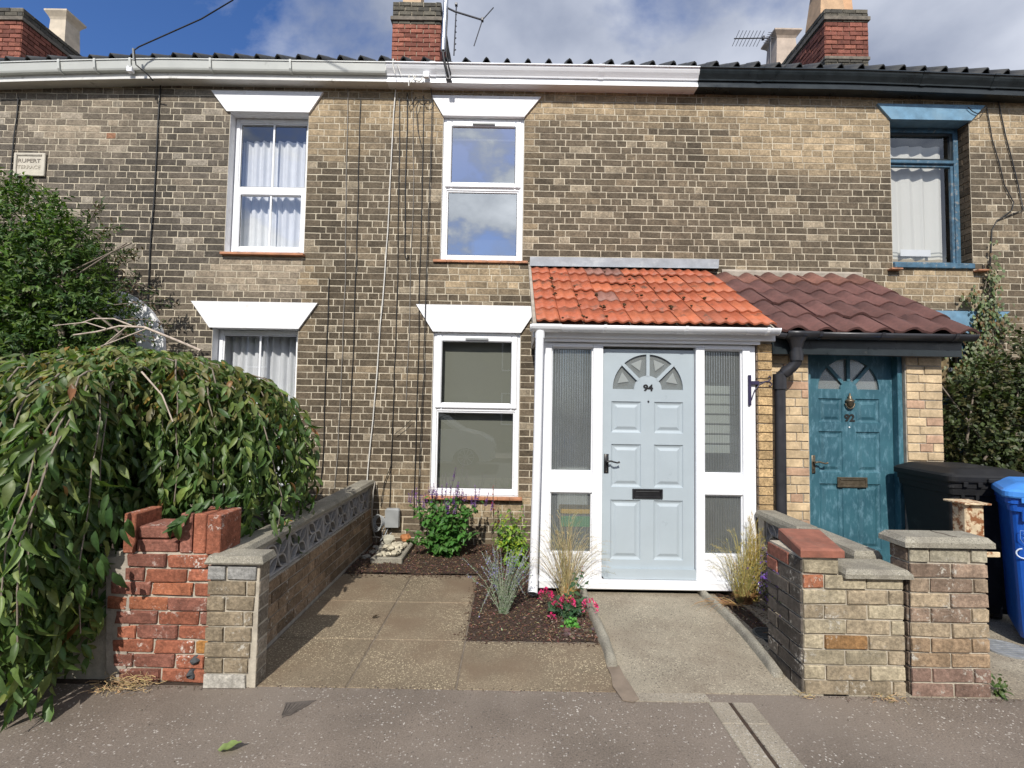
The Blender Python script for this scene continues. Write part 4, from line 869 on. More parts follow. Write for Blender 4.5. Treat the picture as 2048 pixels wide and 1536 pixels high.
# rough brick cheek wall right of the porch
ck = empty('brick_cheek_wall', (2.16, 4.7, 0), 'narrow strip of rough yellow rustic brick between the two porches', 'wall')
q = MB(); q.box(2.098, 2.212, PF+.008, 5.44, 0, 2.13); q.box(2.092, 2.218, PF, 4.3, 2.131, 2.15); part('mortar', q, M['mortar_dark'], ck)
rt_ = lambda u, z, r, c: tuple(Vector((.46, .32, .165))*(.75+.5*r))
lay(ck, 'brick', (2.095, PF+.008, .0), (1, 0, 0), lambda r, a, b: None if r >= 28 else [(0, .118)], .0758, .118, .118, .009, 'plain', rt_, M['rustic_brick'], proud=.012, keep=40)
lay(ck, 'brick', (2.099, 4.5, .0), (0, -1, 0), lambda r, a, b: None if r >= 28 else [(0.1, .385)], .0758, .215, .1, .009, 'stretcher', lambda u, z, r, c: tuple(Vector((.30, .23, .17))*(.75+.5*r)), M['rustic_brick'], proud=.008, keep=60)  # side bricks duller than the front: its shadow side put into the tint
# hanging basket bracket
hb = MB(); hb.bbox(2.005, 2.030, PF-.016, PF-.001, 1.585, 1.845, .005)
hb.bbox(2.03, 2.10, PF-.012, PF-.005, 1.765, 1.795, .002)
hb.tube([(2.09, PF-.009, 1.782), (2.14, PF-.009, 1.790), (2.175, PF-.009, 1.797), (2.196, PF-.009, 1.812), (2.198, PF-.009, 1.832), (2.184, PF-.009, 1.838), (2.176, PF-.009, 1.828)], .0045, 6)
hb.tube([(2.16, PF-.009, 1.79), (2.19, PF-.009, 1.79), (2.205, PF-.009, 1.775), (2.2, PF-.009, 1.758), (2.188, PF-.009, 1.754), (2.182, PF-.009, 1.762)], .0045, 6)
hb.tube([(2.15, PF-.009, 1.79), (2.10, PF-.009, 1.765), (2.06, PF-.009, 1.715), (2.04, PF-.009, 1.66), (2.032, PF-.009, 1.63)], .0045, 6)
part('hanging_basket_bracket', hb, basic('ink_black_iron', (.02, .015, .05), .5), None, label='scrolled black iron basket bracket on the right post of the white porch', cat='bracket')
# ------------------------------------------------------------------ porch of the right house
po92 = empty('porch', (3.05, 4.25, 0), 'pale brick porch with maroon tiled roof and weathered teal door numbered 92', 'porch')
BW = 4.25
q = MB(); cutgrid(q, (0, BW, 0), (1, 0, 0), 2.216, 3.79, 0, 2.16, [(2.615, 3.468, 0, 2.13)]); q.quad((3.79, BW, 0), (3.79, 5.44, 0), (3.79, 5.44, 2.9), (3.79, BW, 2.16)); q.quad((3.468, BW, 0), (3.468, BW, 2.13), (3.468, 4.36, 2.13), (3.468, 4.36, 0)); q.quad((2.615, BW, 0), (2.615, 4.36, 0), (2.615, 4.36, 2.13), (2.615, BW, 2.13))
w_ = part('wall', q, M['mortar_dark'], po92)
yt = lambda u, z, r, c: tuple(Vector((.52, .395, .245) if rng.random() < .8 else (.46, .30, .20))*(.85+.3*r))
lay(w_, 'brick', (0, BW, 0), (1, 0, 0), segfn(2.222, 3.787, 2.14, [(2.613, 3.47, 0, 2.2)]), .0756, .215, .1025, .009, 'flemish', yt, M['yellow_brick'], proud=.009, keep=290)
q = MB(); q.box(2.30, 2.36, BW-.015, BW-.01, 2.05, 2.13); part('blue_patch', q, M['blue_lintel'], po92)
q = MB(); q.bbox(2.618, 2.668, 4.30, 4.38, 0, 2.12, .004); q.bbox(3.424, 3.465, 4.275, 4.38, 0, 2.12, .004); q.bbox(2.668, 3.424, 4.305, 4.38, 2.08, 2.12, .004); part('door_frame', q, M['teal'], po92)
P92 = [(2.758, 2.972, 1.45, 1.665), (3.09, 3.306, 1.45, 1.665), (2.756, 2.97, 1.005, 1.37), (3.09, 3.306, 1.005, 1.37), (2.758, 2.968, .33, .905), (3.092, 3.303, .33, .905)]
D2 = 4.34
d92 = panel_door(po92, 2.67, 3.422, .06, 2.078, D2, (3.032, 1.762), .275, .075, P92, M['teal'], M['obscure'], bars=(48, 90, 132))
for o_ in list(d92.children):
    if o_.name.startswith('bevelled'): bpy.data.objects.remove(o_)
lever(d92, 2.698, .995, 1.155, D2, M['brass']); letterbox(d92, 2.912, 3.178, .875, .965, D2, M['brass'])
text('92', .088, (3.033, D2-.004, 1.490), d92, basic('dark_bronze', (.03, .03, .028), .4, metal=.3), 'house_number', off=.003, sx=1.05)
kn = MB(); kn.lathe([(.004, 1.715), (.008, 1.70), (.006, 1.69), (.018, 1.685), (.014, 1.67), (.03, 1.655), (.040, 1.645), (.032, 1.635), (.024, 1.6), (.01, 1.585)], 3.032, D2-.014, 14)
kn.tube([(3.032+.040*math.cos(a), D2-.014-.006*math.sin(-a), 1.625+.048*math.sin(a)) for a in [math.pi*(1.0+k/12) for k in range(13)]], .006, 6); part('knocker', kn, M['brass'], d92, True)
q = MB(); q.tube([(3.03, D2-.006, 1.41), (3.03, D2-.001, 1.41)], .006, 8); part('spyhole', q, M['upvc'], d92)
rb = MB(); rb.add([(2.24, 4.05, 2.20), (3.90, 4.05, 2.20), (3.93, 5.44, 3.05), (2.24, 5.44, 3.05), (2.24, 4.05, 2.17), (3.90, 4.05, 2.17), (3.93, 5.44, 3.02), (2.24, 5.44, 3.02)], [(0, 1, 2, 3), (7, 6, 5, 4), (0, 4, 5, 1), (1, 5, 6, 2), (3, 7, 4, 0)])
rf2 = part('roof', rb, M['black_paint'], po92)
S0, S1 = V(0, 4.02, 2.215), V(0, 5.42, 3.09); sv = S1-S0; pit2 = math.atan2(sv.z, sv.y); NR2, NC2 = 5, 7; TL2 = sv.length/NR2*1.15; TW2 = (3.93-2.235)/NC2
def conc_prof(w, n=14):
    pts = []
    for k in range(n+1):
        t = k/n; pts.append((t*w, .036*max(0, math.sin(math.pi*min(1, max(0, (t-.30)/.70))))**1.2+.006*math.cos(2*math.pi*t/.6)*(t < .3)))
    return pts
TM2 = [tile_mesh(conc_prof(TW2), TL2, .02, M['maroon_tile']) for _ in range(2)]
for r_ in range(NR2):
    for c_ in range(NC2):
        L0 = S0+sv*(r_/NR2); base = Vector((.142, .064, .055)) if r_ < 4 else Vector((.20, .09, .066))
        put('tile', TM2[rng.randrange(2)], rf2, (2.235+TW2*c_, L0.y+U(-.01, .01), L0.z+.012+U(-.004, .006)), (pit2-.04+U(-.015, .015), U(-.02, .02), U(-.02, .02)), tuple(base*U(.8, 1.2)), (1, .84 if r_ == NR2-1 else 1, 1))
q = MB(); q.add([(2.38, 5.447, 3.155), (3.98, 5.447, 3.145), (3.96, 5.40, 3.11), (2.36, 5.40, 3.115)], [(3, 2, 1, 0)]); q.box(2.36, 3.96, 5.40, 5.44, 3.05, 3.113); part('mortar_fillet', q, M['cement'], po92)
q = MB(); q.bbox(2.225, 3.86, 4.12, 4.15, 2.03, 2.20, .004); part('fascia', q, M['black_paint'], po92)
q = MB(); q.box(2.23, 3.86, 4.151, 4.24, 2.13, 2.15); part('soffit', q, M['black_paint'], po92)
q = MB(); q.prism(half_gutter(4.06, 2.21, .054), 2.42, 3.90, 0); q.prism(half_gutter(4.06, 2.2105, .055)[:10], 3.897, 3.902, 0); part('gutter', q, M['black_plastic'], po92, True)
for x in (2.58, 3.1, 3.72):
    q = MB(); q.prism(half_gutter(4.06, 2.214, .061), x-.014, x+.014, 0); part('gutter_bracket', q, M['black_plastic'], po92)
q = MB(); q.prism(half_gutter(4.06, 2.216, .064, th=.006), 2.30, 2.56, 0); q.tube([(2.40, 4.06, 2.165), (2.40, 4.06, 2.13), (2.40, 4.06, 2.08)], [.085, .06, .046], 16); q.tube([(2.24, 4.06, 2.19), (2.31, 4.06, 2.18)], .03, 10); part('gutter_outlet', q, M['black_plastic'], po92, True)
q = MB(); q.tube([(2.40, 4.06, 2.09), (2.40, 4.06, 1.99), (2.397, 4.065, 1.955), (2.375, 4.08, 1.92), (2.33, 4.10, 1.875), (2.30, 4.115, 1.85), (2.29, 4.12, 1.80), (2.29, 4.12, 1.60), (2.29, 4.12, .0)], [.044, .044, .044, .044, .044, .044, .044, .044, .044], 18)
q.tube([(2.40, 4.06, 2.05), (2.40, 4.06, 1.97)], .052, 18); q.tube([(2.289, 4.12, 1.86), (2.289, 4.12, 1.73)], .054, 18); q.tube([(2.35, 4.09, 1.895), (2.318, 4.108, 1.865)], .050, 18)
part('downpipe', q, M['black_plastic'], po92, True)
# ------------------------------------------------------------------ garden walls
cw = empty('garden_wall', (-1.55, 4.0, 0), 'low cream brick garden wall with pierced screen blocks beside the patio', 'wall')
cbt = lambda u, z, r, c: tuple(Vector((.255, .205, .14) if z > .08 else (.36, .34, .30))*(.78+.4*rng.random())) if z < .56 else tuple(Vector((.28, .275, .26))*(.8+.4*r))
q = MB(); q.box(-1.632, -1.365, 2.69, 2.80, 0, .655); part('pier', q, M['mortar_pier'], cw)
lay(cw, 'brick', (-1.64, 2.69, .0), (1, 0, 0), lambda r, a, b: None if r >= 8 else [(0, .225+.035*(r/7)**.7)], .0822, .20, .10, .0115, 'stretcher', cbt, M['cream_brick'], proud=.013, keep=40)
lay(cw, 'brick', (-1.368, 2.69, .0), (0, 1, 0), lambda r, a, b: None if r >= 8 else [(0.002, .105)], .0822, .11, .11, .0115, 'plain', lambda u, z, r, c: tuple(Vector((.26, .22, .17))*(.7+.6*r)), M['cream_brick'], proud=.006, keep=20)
q = MB(); q.box(-1.632, -1.524, 2.80, 5.44, 0, .415); q.box(-1.632, -1.524, 5.28, 5.44, .4151, .655); q.box(-1.66, -1.516, 2.80, 5.43, -.05, .02); part('wall_core', q, M['mortar_dark'], cw)
lay(cw, 'brick', (-1.524, 2.80, .02), (0, 1, 0), lambda r, a, b: None if r >= 5 else [(.01, 2.62)], .079, .22, .105, .011, 'stretcher', lambda u, z, r, c: tuple(Vector((.22, .155, .10))*(.65+.7*r)), M['cream_brick'], proud=.007, keep=80)
lay(cw, 'brick', (-1.524, 5.28, .415), (0, 1, 0), lambda r, a, b: None if r >= 3 else [(.005, .15)], .079, .22, .105, .011, 'stretcher', lambda u, z, r, c: tuple(Vector((.2, .18, .15))*(.65+.7*r)), M['cream_brick'], proud=.007, keep=80)
def screen_block(w, h, t=.07):
    mb = MB(); e = .014
    mb.bbox(-t/2, t/2, 0, e, 0, h, .002); mb.bbox(-t/2, t/2, w-e, w, 0, h, .002); mb.bbox(-t/2, t/2, e, w-e, 0, e, .002); mb.bbox(-t/2, t/2, e, w-e, h-e, h, .002)
    cx, cz = w/2, h/2
    for (sx, sz) in ((1, 1), (1, -1), (-1, 1), (-1, -1)):
        ax, az = cx+sx*(w/2-e), cz+sz*(h/2-e); ln = math.hypot(ax-cx, az-cz); dx, dz = (ax-cx)/ln, (az-cz)/ln
        for s_ in (-1, 1):
            prv = None
            for k in range(9):
                tt = k/8; b_ = s_*.038*math.sin(math.pi*tt); px, pz = cx+dx*ln*tt-dz*b_, cz+dz*ln*tt+dx*b_
                if prv:
                    nx, nz = -(pz-prv[1]), (px-prv[0]); l_ = math.hypot(nx, nz) or 1; nx, nz = nx/l_*.006, nz/l_*.006
                    mb.prism([(prv[0]-nx, prv[1]-nz), (px-nx, pz-nz), (px+nx, pz+nz), (prv[0]+nx, prv[1]+nz)], -t/2+.004, t/2-.004, 0)
                prv = (px, pz)
    return mesh_of(mb, 'screen_block', M['screen'])
nb = 8; bw = (5.28-2.805)/nb; SB = screen_block(bw-.006, .212)
for k in range(nb): put('screen_block', SB, cw, (-1.572, 2.808+bw*k, .418))
q = MB(); q.box(-1.61, -1.534, 2.80, 5.28, .632, .655); part('bedding_mortar', q, M['mortar_dark'], cw)
q = MB(); q.add([(-1.655, 2.66, .662), (-1.335, 2.66, .662), (-1.335, 2.805, .662), (-1.655, 2.815, .662), (-1.65, 2.655, .672), (-1.33, 2.655, .672), (-1.33, 2.81, .672), (-1.65, 2.82, .672), (-1.635, 2.67, .706), (-1.345, 2.67, .706), (-1.345, 2.80, .706), (-1.635, 2.81, .706)],
   [(3, 2, 1, 0), (0, 1, 5, 4), (1, 2, 6, 5), (2, 3, 7, 6), (3, 0, 4, 7), (4, 5, 9, 8), (5, 6, 10, 9), (6, 7, 11, 10), (7, 4, 8, 11), (8, 9, 10, 11)]); part('coping_stone', q, M['concrete'], cw)
for (a, b) in ((2.822, 3.60), (3.606, 4.38), (4.386, 4.93), (4.936, 5.44)):
    q = MB(); q.prism([(-1.688, .656), (-1.508, .656), (-1.508, .676), (-1.525, .70+U(-.003, .003)), (-1.67, .70), (-1.688, .676)], a, b, 1); part('coping_stone', q, M['concrete'], cw)
# red brick stub
rw = empty('red_brick_pier', (-1.9, 2.8, 0), 'crumbling red brick wall end with white lichen and upright top bricks', 'wall')
q = MB(); q.box(-2.19, -1.655, 2.735, 2.93, 0, .70); q.box(-3.6, -2.191, 2.745, 2.93, .0, .66); part('wall_core', q, M['mortar_pier'], rw)
REDP = [Vector((.29, .105, .062)), Vector((.22, .092, .066)), Vector((.34, .125, .066)), Vector((.17, .09, .07))]
def redt(u, z, r, c):
    b_ = REDP[rng.choice((0, 0, 0, 1, 1, 2))]
    if z < .20 and z > .14 and u > .42: b_ = Vector((.45, .22, .07))
    return tuple(b_*(.8+.4*rng.random()))
def rseg(row, a, b):
    if row >= 9: return None
    l = (-.0, -.04, -.05, -.03, -.04, -.09, -.07, .0, .01)[row]+.045
    return [(l, .52+.01*row)] if row > 1 else [(l, .52 if row == 0 else .5)]
lay(rw, 'brick', (-2.17, 2.735, .005), (1, 0, 0), rseg, .0775, .218, .105, .014, 'stretcher', redt, M['red_brick'], proud=.014, keep=80, jit=.003)
for (x, w_, z) in ((-2.15, .066, .695), (-1.835, .066, .70), (-1.762, .07, .698), (-1.686, .078, .695)):
    q = MB(); q.bbox(x, x+w_, 2.722+U(-.004, .004), 2.93, z, z+.218, .005, tuple(rng.choice(REDP[:3])*U(.85, 1.2))); o = part('brick', q, M['red_brick'], rw, smooth=False)
for (x0, x1, z) in ((-2.078, -1.85, .70), (-2.07, -1.90, .775)):
    q = MB(); q.bbox(x0, x1, 2.728, 2.92, z, z+.068, .008, tuple(REDP[1]*1.05)); part('brick', q, M['red_brick'], rw)
for (x, z) in ((-1.725, .09), (-1.742, .018)):
    q = MB(); clod(q, (x+.01, 2.735, z+.03), .036, (.06, .065, .07), .8); part('flint', q, M['stone'], rw)
q = MB(); q.prism([(-2.2, .0), (-2.10, .0), (-2.09, .5), (-2.12, .69), (-2.24, .66)], 2.726, 2.736, 1); part('render_patch', q, M['cement'], rw)
# right hand walls
rsw = empty('stepped_garden_wall', (1.9, 2.8, 0), 'stepped low grey brick wall with red tile cap beside the path', 'wall')
q = MB(); q.box(1.622, 2.17, 2.712, 2.92, 0, .635); q.box(1.622, 1.82, 2.713, 3.05, .6351, .738); part('wall_core', q, M['mortar_pier'], rsw)
sbt = lambda u, z, r, c: (tuple(Vector((.33, .13, .07))) if (abs(z-.58) < .035 and u < .08) else tuple(Vector((.25, .14, .06))) if (abs(z-.245) < .02 and .1 < u < .3) else tuple(Vector((.34, .29, .20) if rng.random() < .7 else (.29, .235, .16))*(.82+.32*rng.random())))
lay(rsw, 'brick', (1.622, 2.712, .005), (1, 0, 0), lambda r, a, b: None if r >= 9 else ([(0, .548)] if r < 8 else [(0, .19)]), .0812, .225, .1075, .0115, 'stretcher', sbt, M['cream_brick'], proud=.012, keep=80)
lay(rsw, 'brick', (1.622, 3.06, .005), (0, -1, 0), lambda r, a, b: None if r >= 9 else [(0, .345)], .0812, .225, .1075, .0115, 'stretcher', lambda u, z, r, c: tuple(Vector((.10, .085, .07) if u > .12 or z < .5 else (.25, .10, .07))*(.7+.6*r)), M['cream_brick'], proud=.010, keep=60)  # left face in a darker brick tint, its shade painted into the colour
q = MB(); q.add([(1.600, 2.690, .742), (1.842, 2.690, .742), (1.942, 3.06, .742), (1.69, 3.075, .742), (1.600, 2.690, .778), (1.842, 2.690, .778), (1.942, 3.06, .803), (1.69, 3.075, .803), (1.61, 2.705, .788), (1.835, 2.705, .788), (1.93, 3.05, .81), (1.70, 3.06, .81)],
   [(3, 2, 1, 0), (0, 1, 5, 4), (1, 2, 6, 5), (2, 3, 7, 6), (3, 0, 4, 7), (4, 5, 9, 8), (5, 6, 10, 9), (6, 7, 11, 10), (7, 4, 8, 11), (8, 9, 10, 11)]); part('cap_tile', q, basic('red_quarry_tile', (.25, .095, .062), .85, .25, 14, bmp=.8, dirt=(.17, .09, .065), dscale=12, dth=(.5, .7)), rsw)
def coping(parent, x0, x1, y0, y1, z0, z1, ins=.02):
    q = MB(); q.add([(x0, y0, z0), (x1, y0, z0), (x1, y1, z0), (x0, y1, z0), (x0, y0, z0+(z1-z0)*.5), (x1, y0, z0+(z1-z0)*.5), (x1, y1, z0+(z1-z0)*.5), (x0, y1, z0+(z1-z0)*.5), (x0+ins, y0+ins, z1), (x1-ins, y0+ins, z1), (x1-ins, y1-ins, z1), (x0+ins, y1-ins, z1)],
      [(3, 2, 1, 0), (0, 1, 5, 4), (1, 2, 6, 5), (2, 3, 7, 6), (3, 0, 4, 7), (4, 5, 9, 8), (5, 6, 10, 9), (6, 7, 11, 10), (7, 4, 8, 11), (8, 9, 10, 11)]); return part('coping_stone', q, M['concrete'], parent)
coping(rsw, 1.832, 2.205, 2.672, 2.905, .637, .682)
bw_ = empty('screen_block_wall', (2.13, 3.5, 0), 'low wall with concrete coping and pierced blocks running back to the teal door porch', 'wall')
q = MB(); q.box(2.08, 2.18, 2.93, 4.1, 0, .43); q.box(2.085, 2.175, 2.93, 3.05, .4301, .655); q.box(2.085, 2.175, 4.0, 4.1, .4301, .655); part('wall_core', q, M['mortar_dark'], bw_)
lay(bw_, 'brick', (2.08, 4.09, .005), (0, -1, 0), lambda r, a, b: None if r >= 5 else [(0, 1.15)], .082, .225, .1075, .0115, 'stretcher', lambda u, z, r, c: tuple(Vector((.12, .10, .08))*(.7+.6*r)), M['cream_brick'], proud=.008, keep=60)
SB2 = screen_block(.313, .212)
for k in range(3): put('screen_block', SB2, bw_, (2.13, 3.052+.316*k, .435))
for (a, b) in ((2.92, 3.5), (3.505, 4.09)): coping(bw_, 2.055, 2.225, a, b, .657, .715, .012)
rp_ = empty('brick_gate_pier', (2.43, 2.77, 0), 'square brown brick gate pier with cracked concrete cap in front of the bins', 'pier')
q = MB(); q.box(2.215, 2.632, 2.712, 2.84, 0, .80); part('pier_core', q, M['mortar_pier'], rp_)
def pt(u, z, r, c):
    t_ = rng.random(); b_ = Vector((.31, .28, .21)) if z > .70 else Vector((.29, .22, .155)) if t_ < .4 else Vector((.33, .26, .175)) if t_ < .75 else Vector((.23, .165, .12))
    if z < .25: b_ = Vector((.27, .19, .12)) if z > .1 else Vector((.20, .13, .10))
    return tuple(b_*(.8+.4*r))
lay(rp_, 'brick', (2.210, 2.712, .0), (1, 0, 0), lambda r, a, b: None if r >= 10 else [(0, .425)], .0805, .2175, .105, .012, 'stretcher', pt, M['cream_brick'], proud=.012, keep=60)
lay(rp_, 'brick', (2.215, 2.84, .0), (0, -1, 0), lambda r, a, b: None if r >= 10 else [(0, .12)], .0805, .12, .105, .012, 'plain', lambda u, z, r, c: tuple(Vector((.16, .12, .09))*(.7+.6*r)), M['cream_brick'], proud=.010, keep=60)  # pier's left side tinted darker than the front to paint in its shade
coping(rp_, 2.165, 2.66, 2.676, 2.87, .808, .862, .022)
q = MB(); q.tube([(2.47, 2.70, .862), (2.455, 2.73, .8625), (2.46, 2.77, .8625), (2.44, 2.80, .8625), (2.445, 2.84, .8625)], .0022, 4); part('crack', q, M['soil'], rp_)
# rusty post
q = MB(); q.bbox(2.735, 2.85, 2.93, 3.02, 0, 1.0, .006); q.bbox(2.708, 2.868, 2.90, 3.05, 1.001, 1.012, .003); q.bbox(2.74, 2.90, 2.89, 2.905, .70, .73, .004)
part('gate_post', q, M['rust'], None, label='peeling cream metal gate post with rust behind the brick pier', cat='post')
# ------------------------------------------------------------------ wheelie bins
def bin_(name, cx, cy, rz, body, lid, label, scale=1.0, sx=1, sy=1):
    e = empty(name, (cx, cy, 0), label, 'bin', 'wheelie bins beside the teal door'); T = Matrix.Translation((cx, cy, -.0)) @ Matrix.Rotation(rz, 4, 'Z') @ Matrix.Diagonal((scale*sx, scale*sy, scale, 1))
    def ring(w, d, y, z, r=.045, n=4):
        pts = []
        for (sx, sy, a0) in ((1, 1, 0), (-1, 1, 90), (-1, -1, 180), (1, -1, 270)):
            for k in range(n+1):
                a = R(a0+90*k/n); pts.append((sx*(w/2-r)+r*math.cos(a), y+sy*(d/2-r)+r*math.sin(a), z))
        return pts
    b = MB(); rs = [ring(.44, .50, -.02, .06), ring(.45, .52, -.02, .10), ring(.53, .66, 0, .90), ring(.55, .70, 0, .905), ring(.56, .71, 0, .95), ring(.575, .725, 0, .955), ring(.575, .725, 0, 1.0)]
    n = len(rs[0]); b.add([p for r_ in rs for p in r_], [(k*n+j, k*n+(j+1) % n, (k+1)*n+(j+1) % n, (k+1)*n+j) for k in range(len(rs)-1) for j in range(n)]+[tuple(range(n-1, -1, -1))])
    for x in (-.2, -.1, .1, .2): b.bbox(x-.012, x+.012, -.352, -.29, .84, .95, .004)
    part('body', b.xf(T), body, e, False)
    l = MB(); rs = [ring(.60, .76, 0, .995, .05), ring(.61, .77, 0, 1.005, .05), ring(.61, .77, 0, 1.035, .05), ring(.58, .74, 0, 1.05, .05), ring(.44, .60, .01, 1.085, .06), ring(.40, .56, .01, 1.09, .06)]
    l.add([p for r_ in rs for p in r_], [(k*n+j, k*n+(j+1) % n, (k+1)*n+(j+1) % n, (k+1)*n+j) for k in range(len(rs)-1) for j in range(n)]+[tuple(range(n-1, -1, -1)), tuple(range((len(rs)-1)*n, len(rs)*n))])
    l.bbox(-.06, .06, -.41, -.375, 1.0, 1.03, .006)
    part('lid', l.xf(T), lid, e, False)
    h = MB(); h.tube([(-.22, .36, .96), (-.22, .43, 1.0), (.22, .43, 1.0), (.22, .36, .96)], .014, 8); part('handle', h.xf(T), body, e, True)
    for sx in (-1, 1):
        w_ = MB(); w_.tube([(sx*.25, .27, .10), (sx*.30, .27, .10)], .10, 18); part('wheel', w_.xf(T), M['black_plastic'], e)
    for k in range(5):
        c_ = MB(); x = -.2+.1*k; c_.bbox(x-.016, x+.016, -.385, -.374, .965, 1.0, .003); part('lid_clip', c_.xf(T), lid, e)
    return e, T
eb, Tb = bin_('wheelie_bin', 3.60, 3.90, R(-6), M['black_bin'], M['black_bin'], 'black wheelie bin with dusty lid in front of the pale brick', 1.04, .95, .82)
ebl, Tl = bin_('wheelie_bin', 3.755, 3.36, R(-38), M['blue_bin'], basic('blue_bin_lid', (.06, .25, .68), .4, .1, 6), 'bright blue recycling wheelie bin at the right edge', 1.0)
def onface(x, z): 
    t_ = (z-.10)/.8; return Tl @ Vector((x-.075, -(.26+.02)-.07*t_-.0+.0, z))
mk = MB()
for (a0, a1, dz) in ((100, 330, 0), (-60, 120, 0)):
    pts = [onface(-.13+.035*math.cos(R(a0+(a1-a0)*k/12)), .63+.032*math.sin(R(a0+(a1-a0)*k/12))) for k in range(13)]
    mk.tube(pts, .0045, 6); e_ = pts[-1]; mk.add([e_+Vector((-.014, -.003, .0)), e_+Vector((.014, -.003, .004)), e_+Vector((.0, -.003, -.016))], [(0, 1, 2)])
    break
mk.tube([onface(-.045+.035*math.cos(R(-80+16*k)), .63+.032*math.sin(R(-80+16*k))) for k in range(12)], .0045, 6)
part('recycling_mark', mk, M['print'], ebl)
mk = MB(); sh = [(-.145, .78), (-.145, .725), (-.132, .70), (-.11, .685), (-.088, .70), (-.075, .725), (-.075, .78)]
P_s = [onface(x, z)+Vector((0, -.001, 0)) for x, z in sh]
for a, b in zip(P_s, P_s[1:]+P_s[:1]): mk.tube([a, b], .0018, 4)
mk.tube([onface(-.13, .765), onface(-.11, .757), onface(-.09, .765)], .0022, 4); mk.tube([onface(-.132, .735), onface(-.12, .725), onface(-.105, .733), onface(-.09, .722), onface(-.085, .735)], .003, 4); mk.tube([onface(-.12, .715), onface(-.10, .712)], .003, 4)
part('crest', mk, basic('faded_print', (.16, .28, .55), .6), ebl)
# ------------------------------------------------------------------ drain covers, tray of stones, meter box, cables
def cover(cx, cy, r, mat, label, z=.012):
    e = MB(); e.lathe([(r, z-.03), (r, z-.002), (r-.008, z), (r-.014, z), (r-.016, z-.006), (.001, z-.006)], cx, cy, 28)
    o = part('drain_cover', e, mat, None, label=label, cat='drain cover')
    s_ = MB()
    for k in range(9):
        y = -r*.8+r*1.6*k/8; h_ = math.sqrt(max(0, (r-.02)**2-y*y)); s_.box(cx-h_, cx+h_, cy+y-.004, cy+y+.004, z-.0055, z-.001)
    part('ridges', s_, mat, o)
cover(1.80, 3.40, .105, basic('dark_cover', (.05, .055, .055), .6, .2, 20, bmp=.4), 'dark round ridged drain cover in the narrow shaded bed')
cover(3.27, 3.24, .13, basic('grey_cover', (.23, .24, .25), .5, .2, 20, bmp=.4), 'pale grey round drain cover on the ground near the blue bin', .018)
tr = MB(); X0, X1, Y0, Y1 = -1.345, -1.035, 4.74, 5.40
tr.bbox(X0, X1, Y0, Y0+.045, 0, .065, .01); tr.bbox(X1-.045, X1, Y0+.045, Y1, 0, .062, .01); tr.bbox(X0, X0+.04, Y0+.045, Y1, 0, .055, .01); tr.box(X0+.04, X1-.045, Y0+.045, Y1, 0, .03)
part('gully_surround', tr, M['concrete'], None, label='speckled concrete gully surround heaped with pale stones', cat='gully surround')
for k in range(46):
    mb = MB(); x, y = U(X0+.05, X1-.06), U(Y0+.06, Y1-.12); r = U(.022, .045); z = .045+.06*rng.random()*(1-abs(y-5.0)/.5)
    clod(mb, (0, 0, 0), r, None, .6, 5); t_ = Vector((.55, .50, .38))*U(.75, 1.15); o = part('rockery_stone', mb, M['stone'], None, loc=(0, 0, 0), label='pale cream stone lying in the concrete gully surround', cat='stone', group='pale stones heaped in the gully surround')
    o.location = (x, y, z); o.rotation_euler = (U(-.5, .5), U(-.5, .5), U(0, 6)); o.color = (*t_, 1)
mb = MB(); clod(mb, (-1.13, 5.30, .11), .065, (.42, .17, .06), .65); part('orange_stone', mb, M['stone'], None, label='orange brown stone at the back of the stone heap', cat='stone')
mb = MB(); clod(mb, (-1.30, 5.26, .10), .07, (.45, .43, .34), .8); part('large_stone', mb, M['stone'], None, label='largest pale grey stone under the grey meter box', cat='stone')
for k in range(8):
    mb = MB(); clod(mb, (U(-1.47, -1.37), U(4.85, 5.4), .02), U(.03, .05), tuple(Vector((.25, .24, .21))*U(.7, 1.2)), .6); part('grey_stone', mb, M['stone'], None, label='grey stone in the shade at the foot of the screen wall', cat='stone', group='grey stones along the screen wall')
q = MB(); q.bbox(-1.375, -1.215, 5.36, 5.435, .19, .402, .022); q.bbox(-1.37, -1.22, 5.355, 5.3595, .20, .39, .01)
part('meter_box', q, M['grey_plastic'], None, False, label='small grey plastic junction box low on the brick wall', cat='junction box')
q = MB()
for k in range(4):
    q.tube([(-1.44+.05*math.cos(a)+.006*k, 5.30+.02*k+.03*math.sin(a), .26+(.085-.01*k)*math.sin(a)) for a in [2*math.pi*j/20 for j in range(21)]], .005, 6)
q.tube([(-1.385, 5.40, .19), (-1.40, 5.37, .12), (-1.36, 5.36, .06), (-1.30, 5.39, .14)], .006, 6); q.tube([(-1.34, 5.4, .19), (-1.37, 5.38, .11), (-1.42, 5.36, .05)], .007, 6)
part('cable_coil', q, M['grey_plastic'], None, True, label='coil of grey and black cable hanging beside the junction box', cat='cable')
def cable(pts, r, mat, label, y=5.432, jit=.005, group=None, step=.22):
    P3 = []
    for a, b in zip(pts, pts[1:]):
        n_ = max(1, int(math.hypot(b[0]-a[0], b[1]-a[1])/step))
        for k in range(n_): t_ = k/n_; P3.append((a[0]+(b[0]-a[0])*t_+U(-jit, jit), y+U(-.003, .003), a[1]+(b[1]-a[1])*t_))
    P3.append((pts[-1][0], y, pts[-1][1])); mb = MB(); mb.tube(P3, r*.8, 6)
    return part('cable', mb, mat, None, True, label=label, cat='cable', group=group)
BC = basic('black_cable', (.012, .012, .012), .5, .2, 10); WC = basic('white_cable', (.62, .60, .55), .5, .1, 10); GC = basic('grey_cable', (.25, .23, .20), .6, .2, 10)
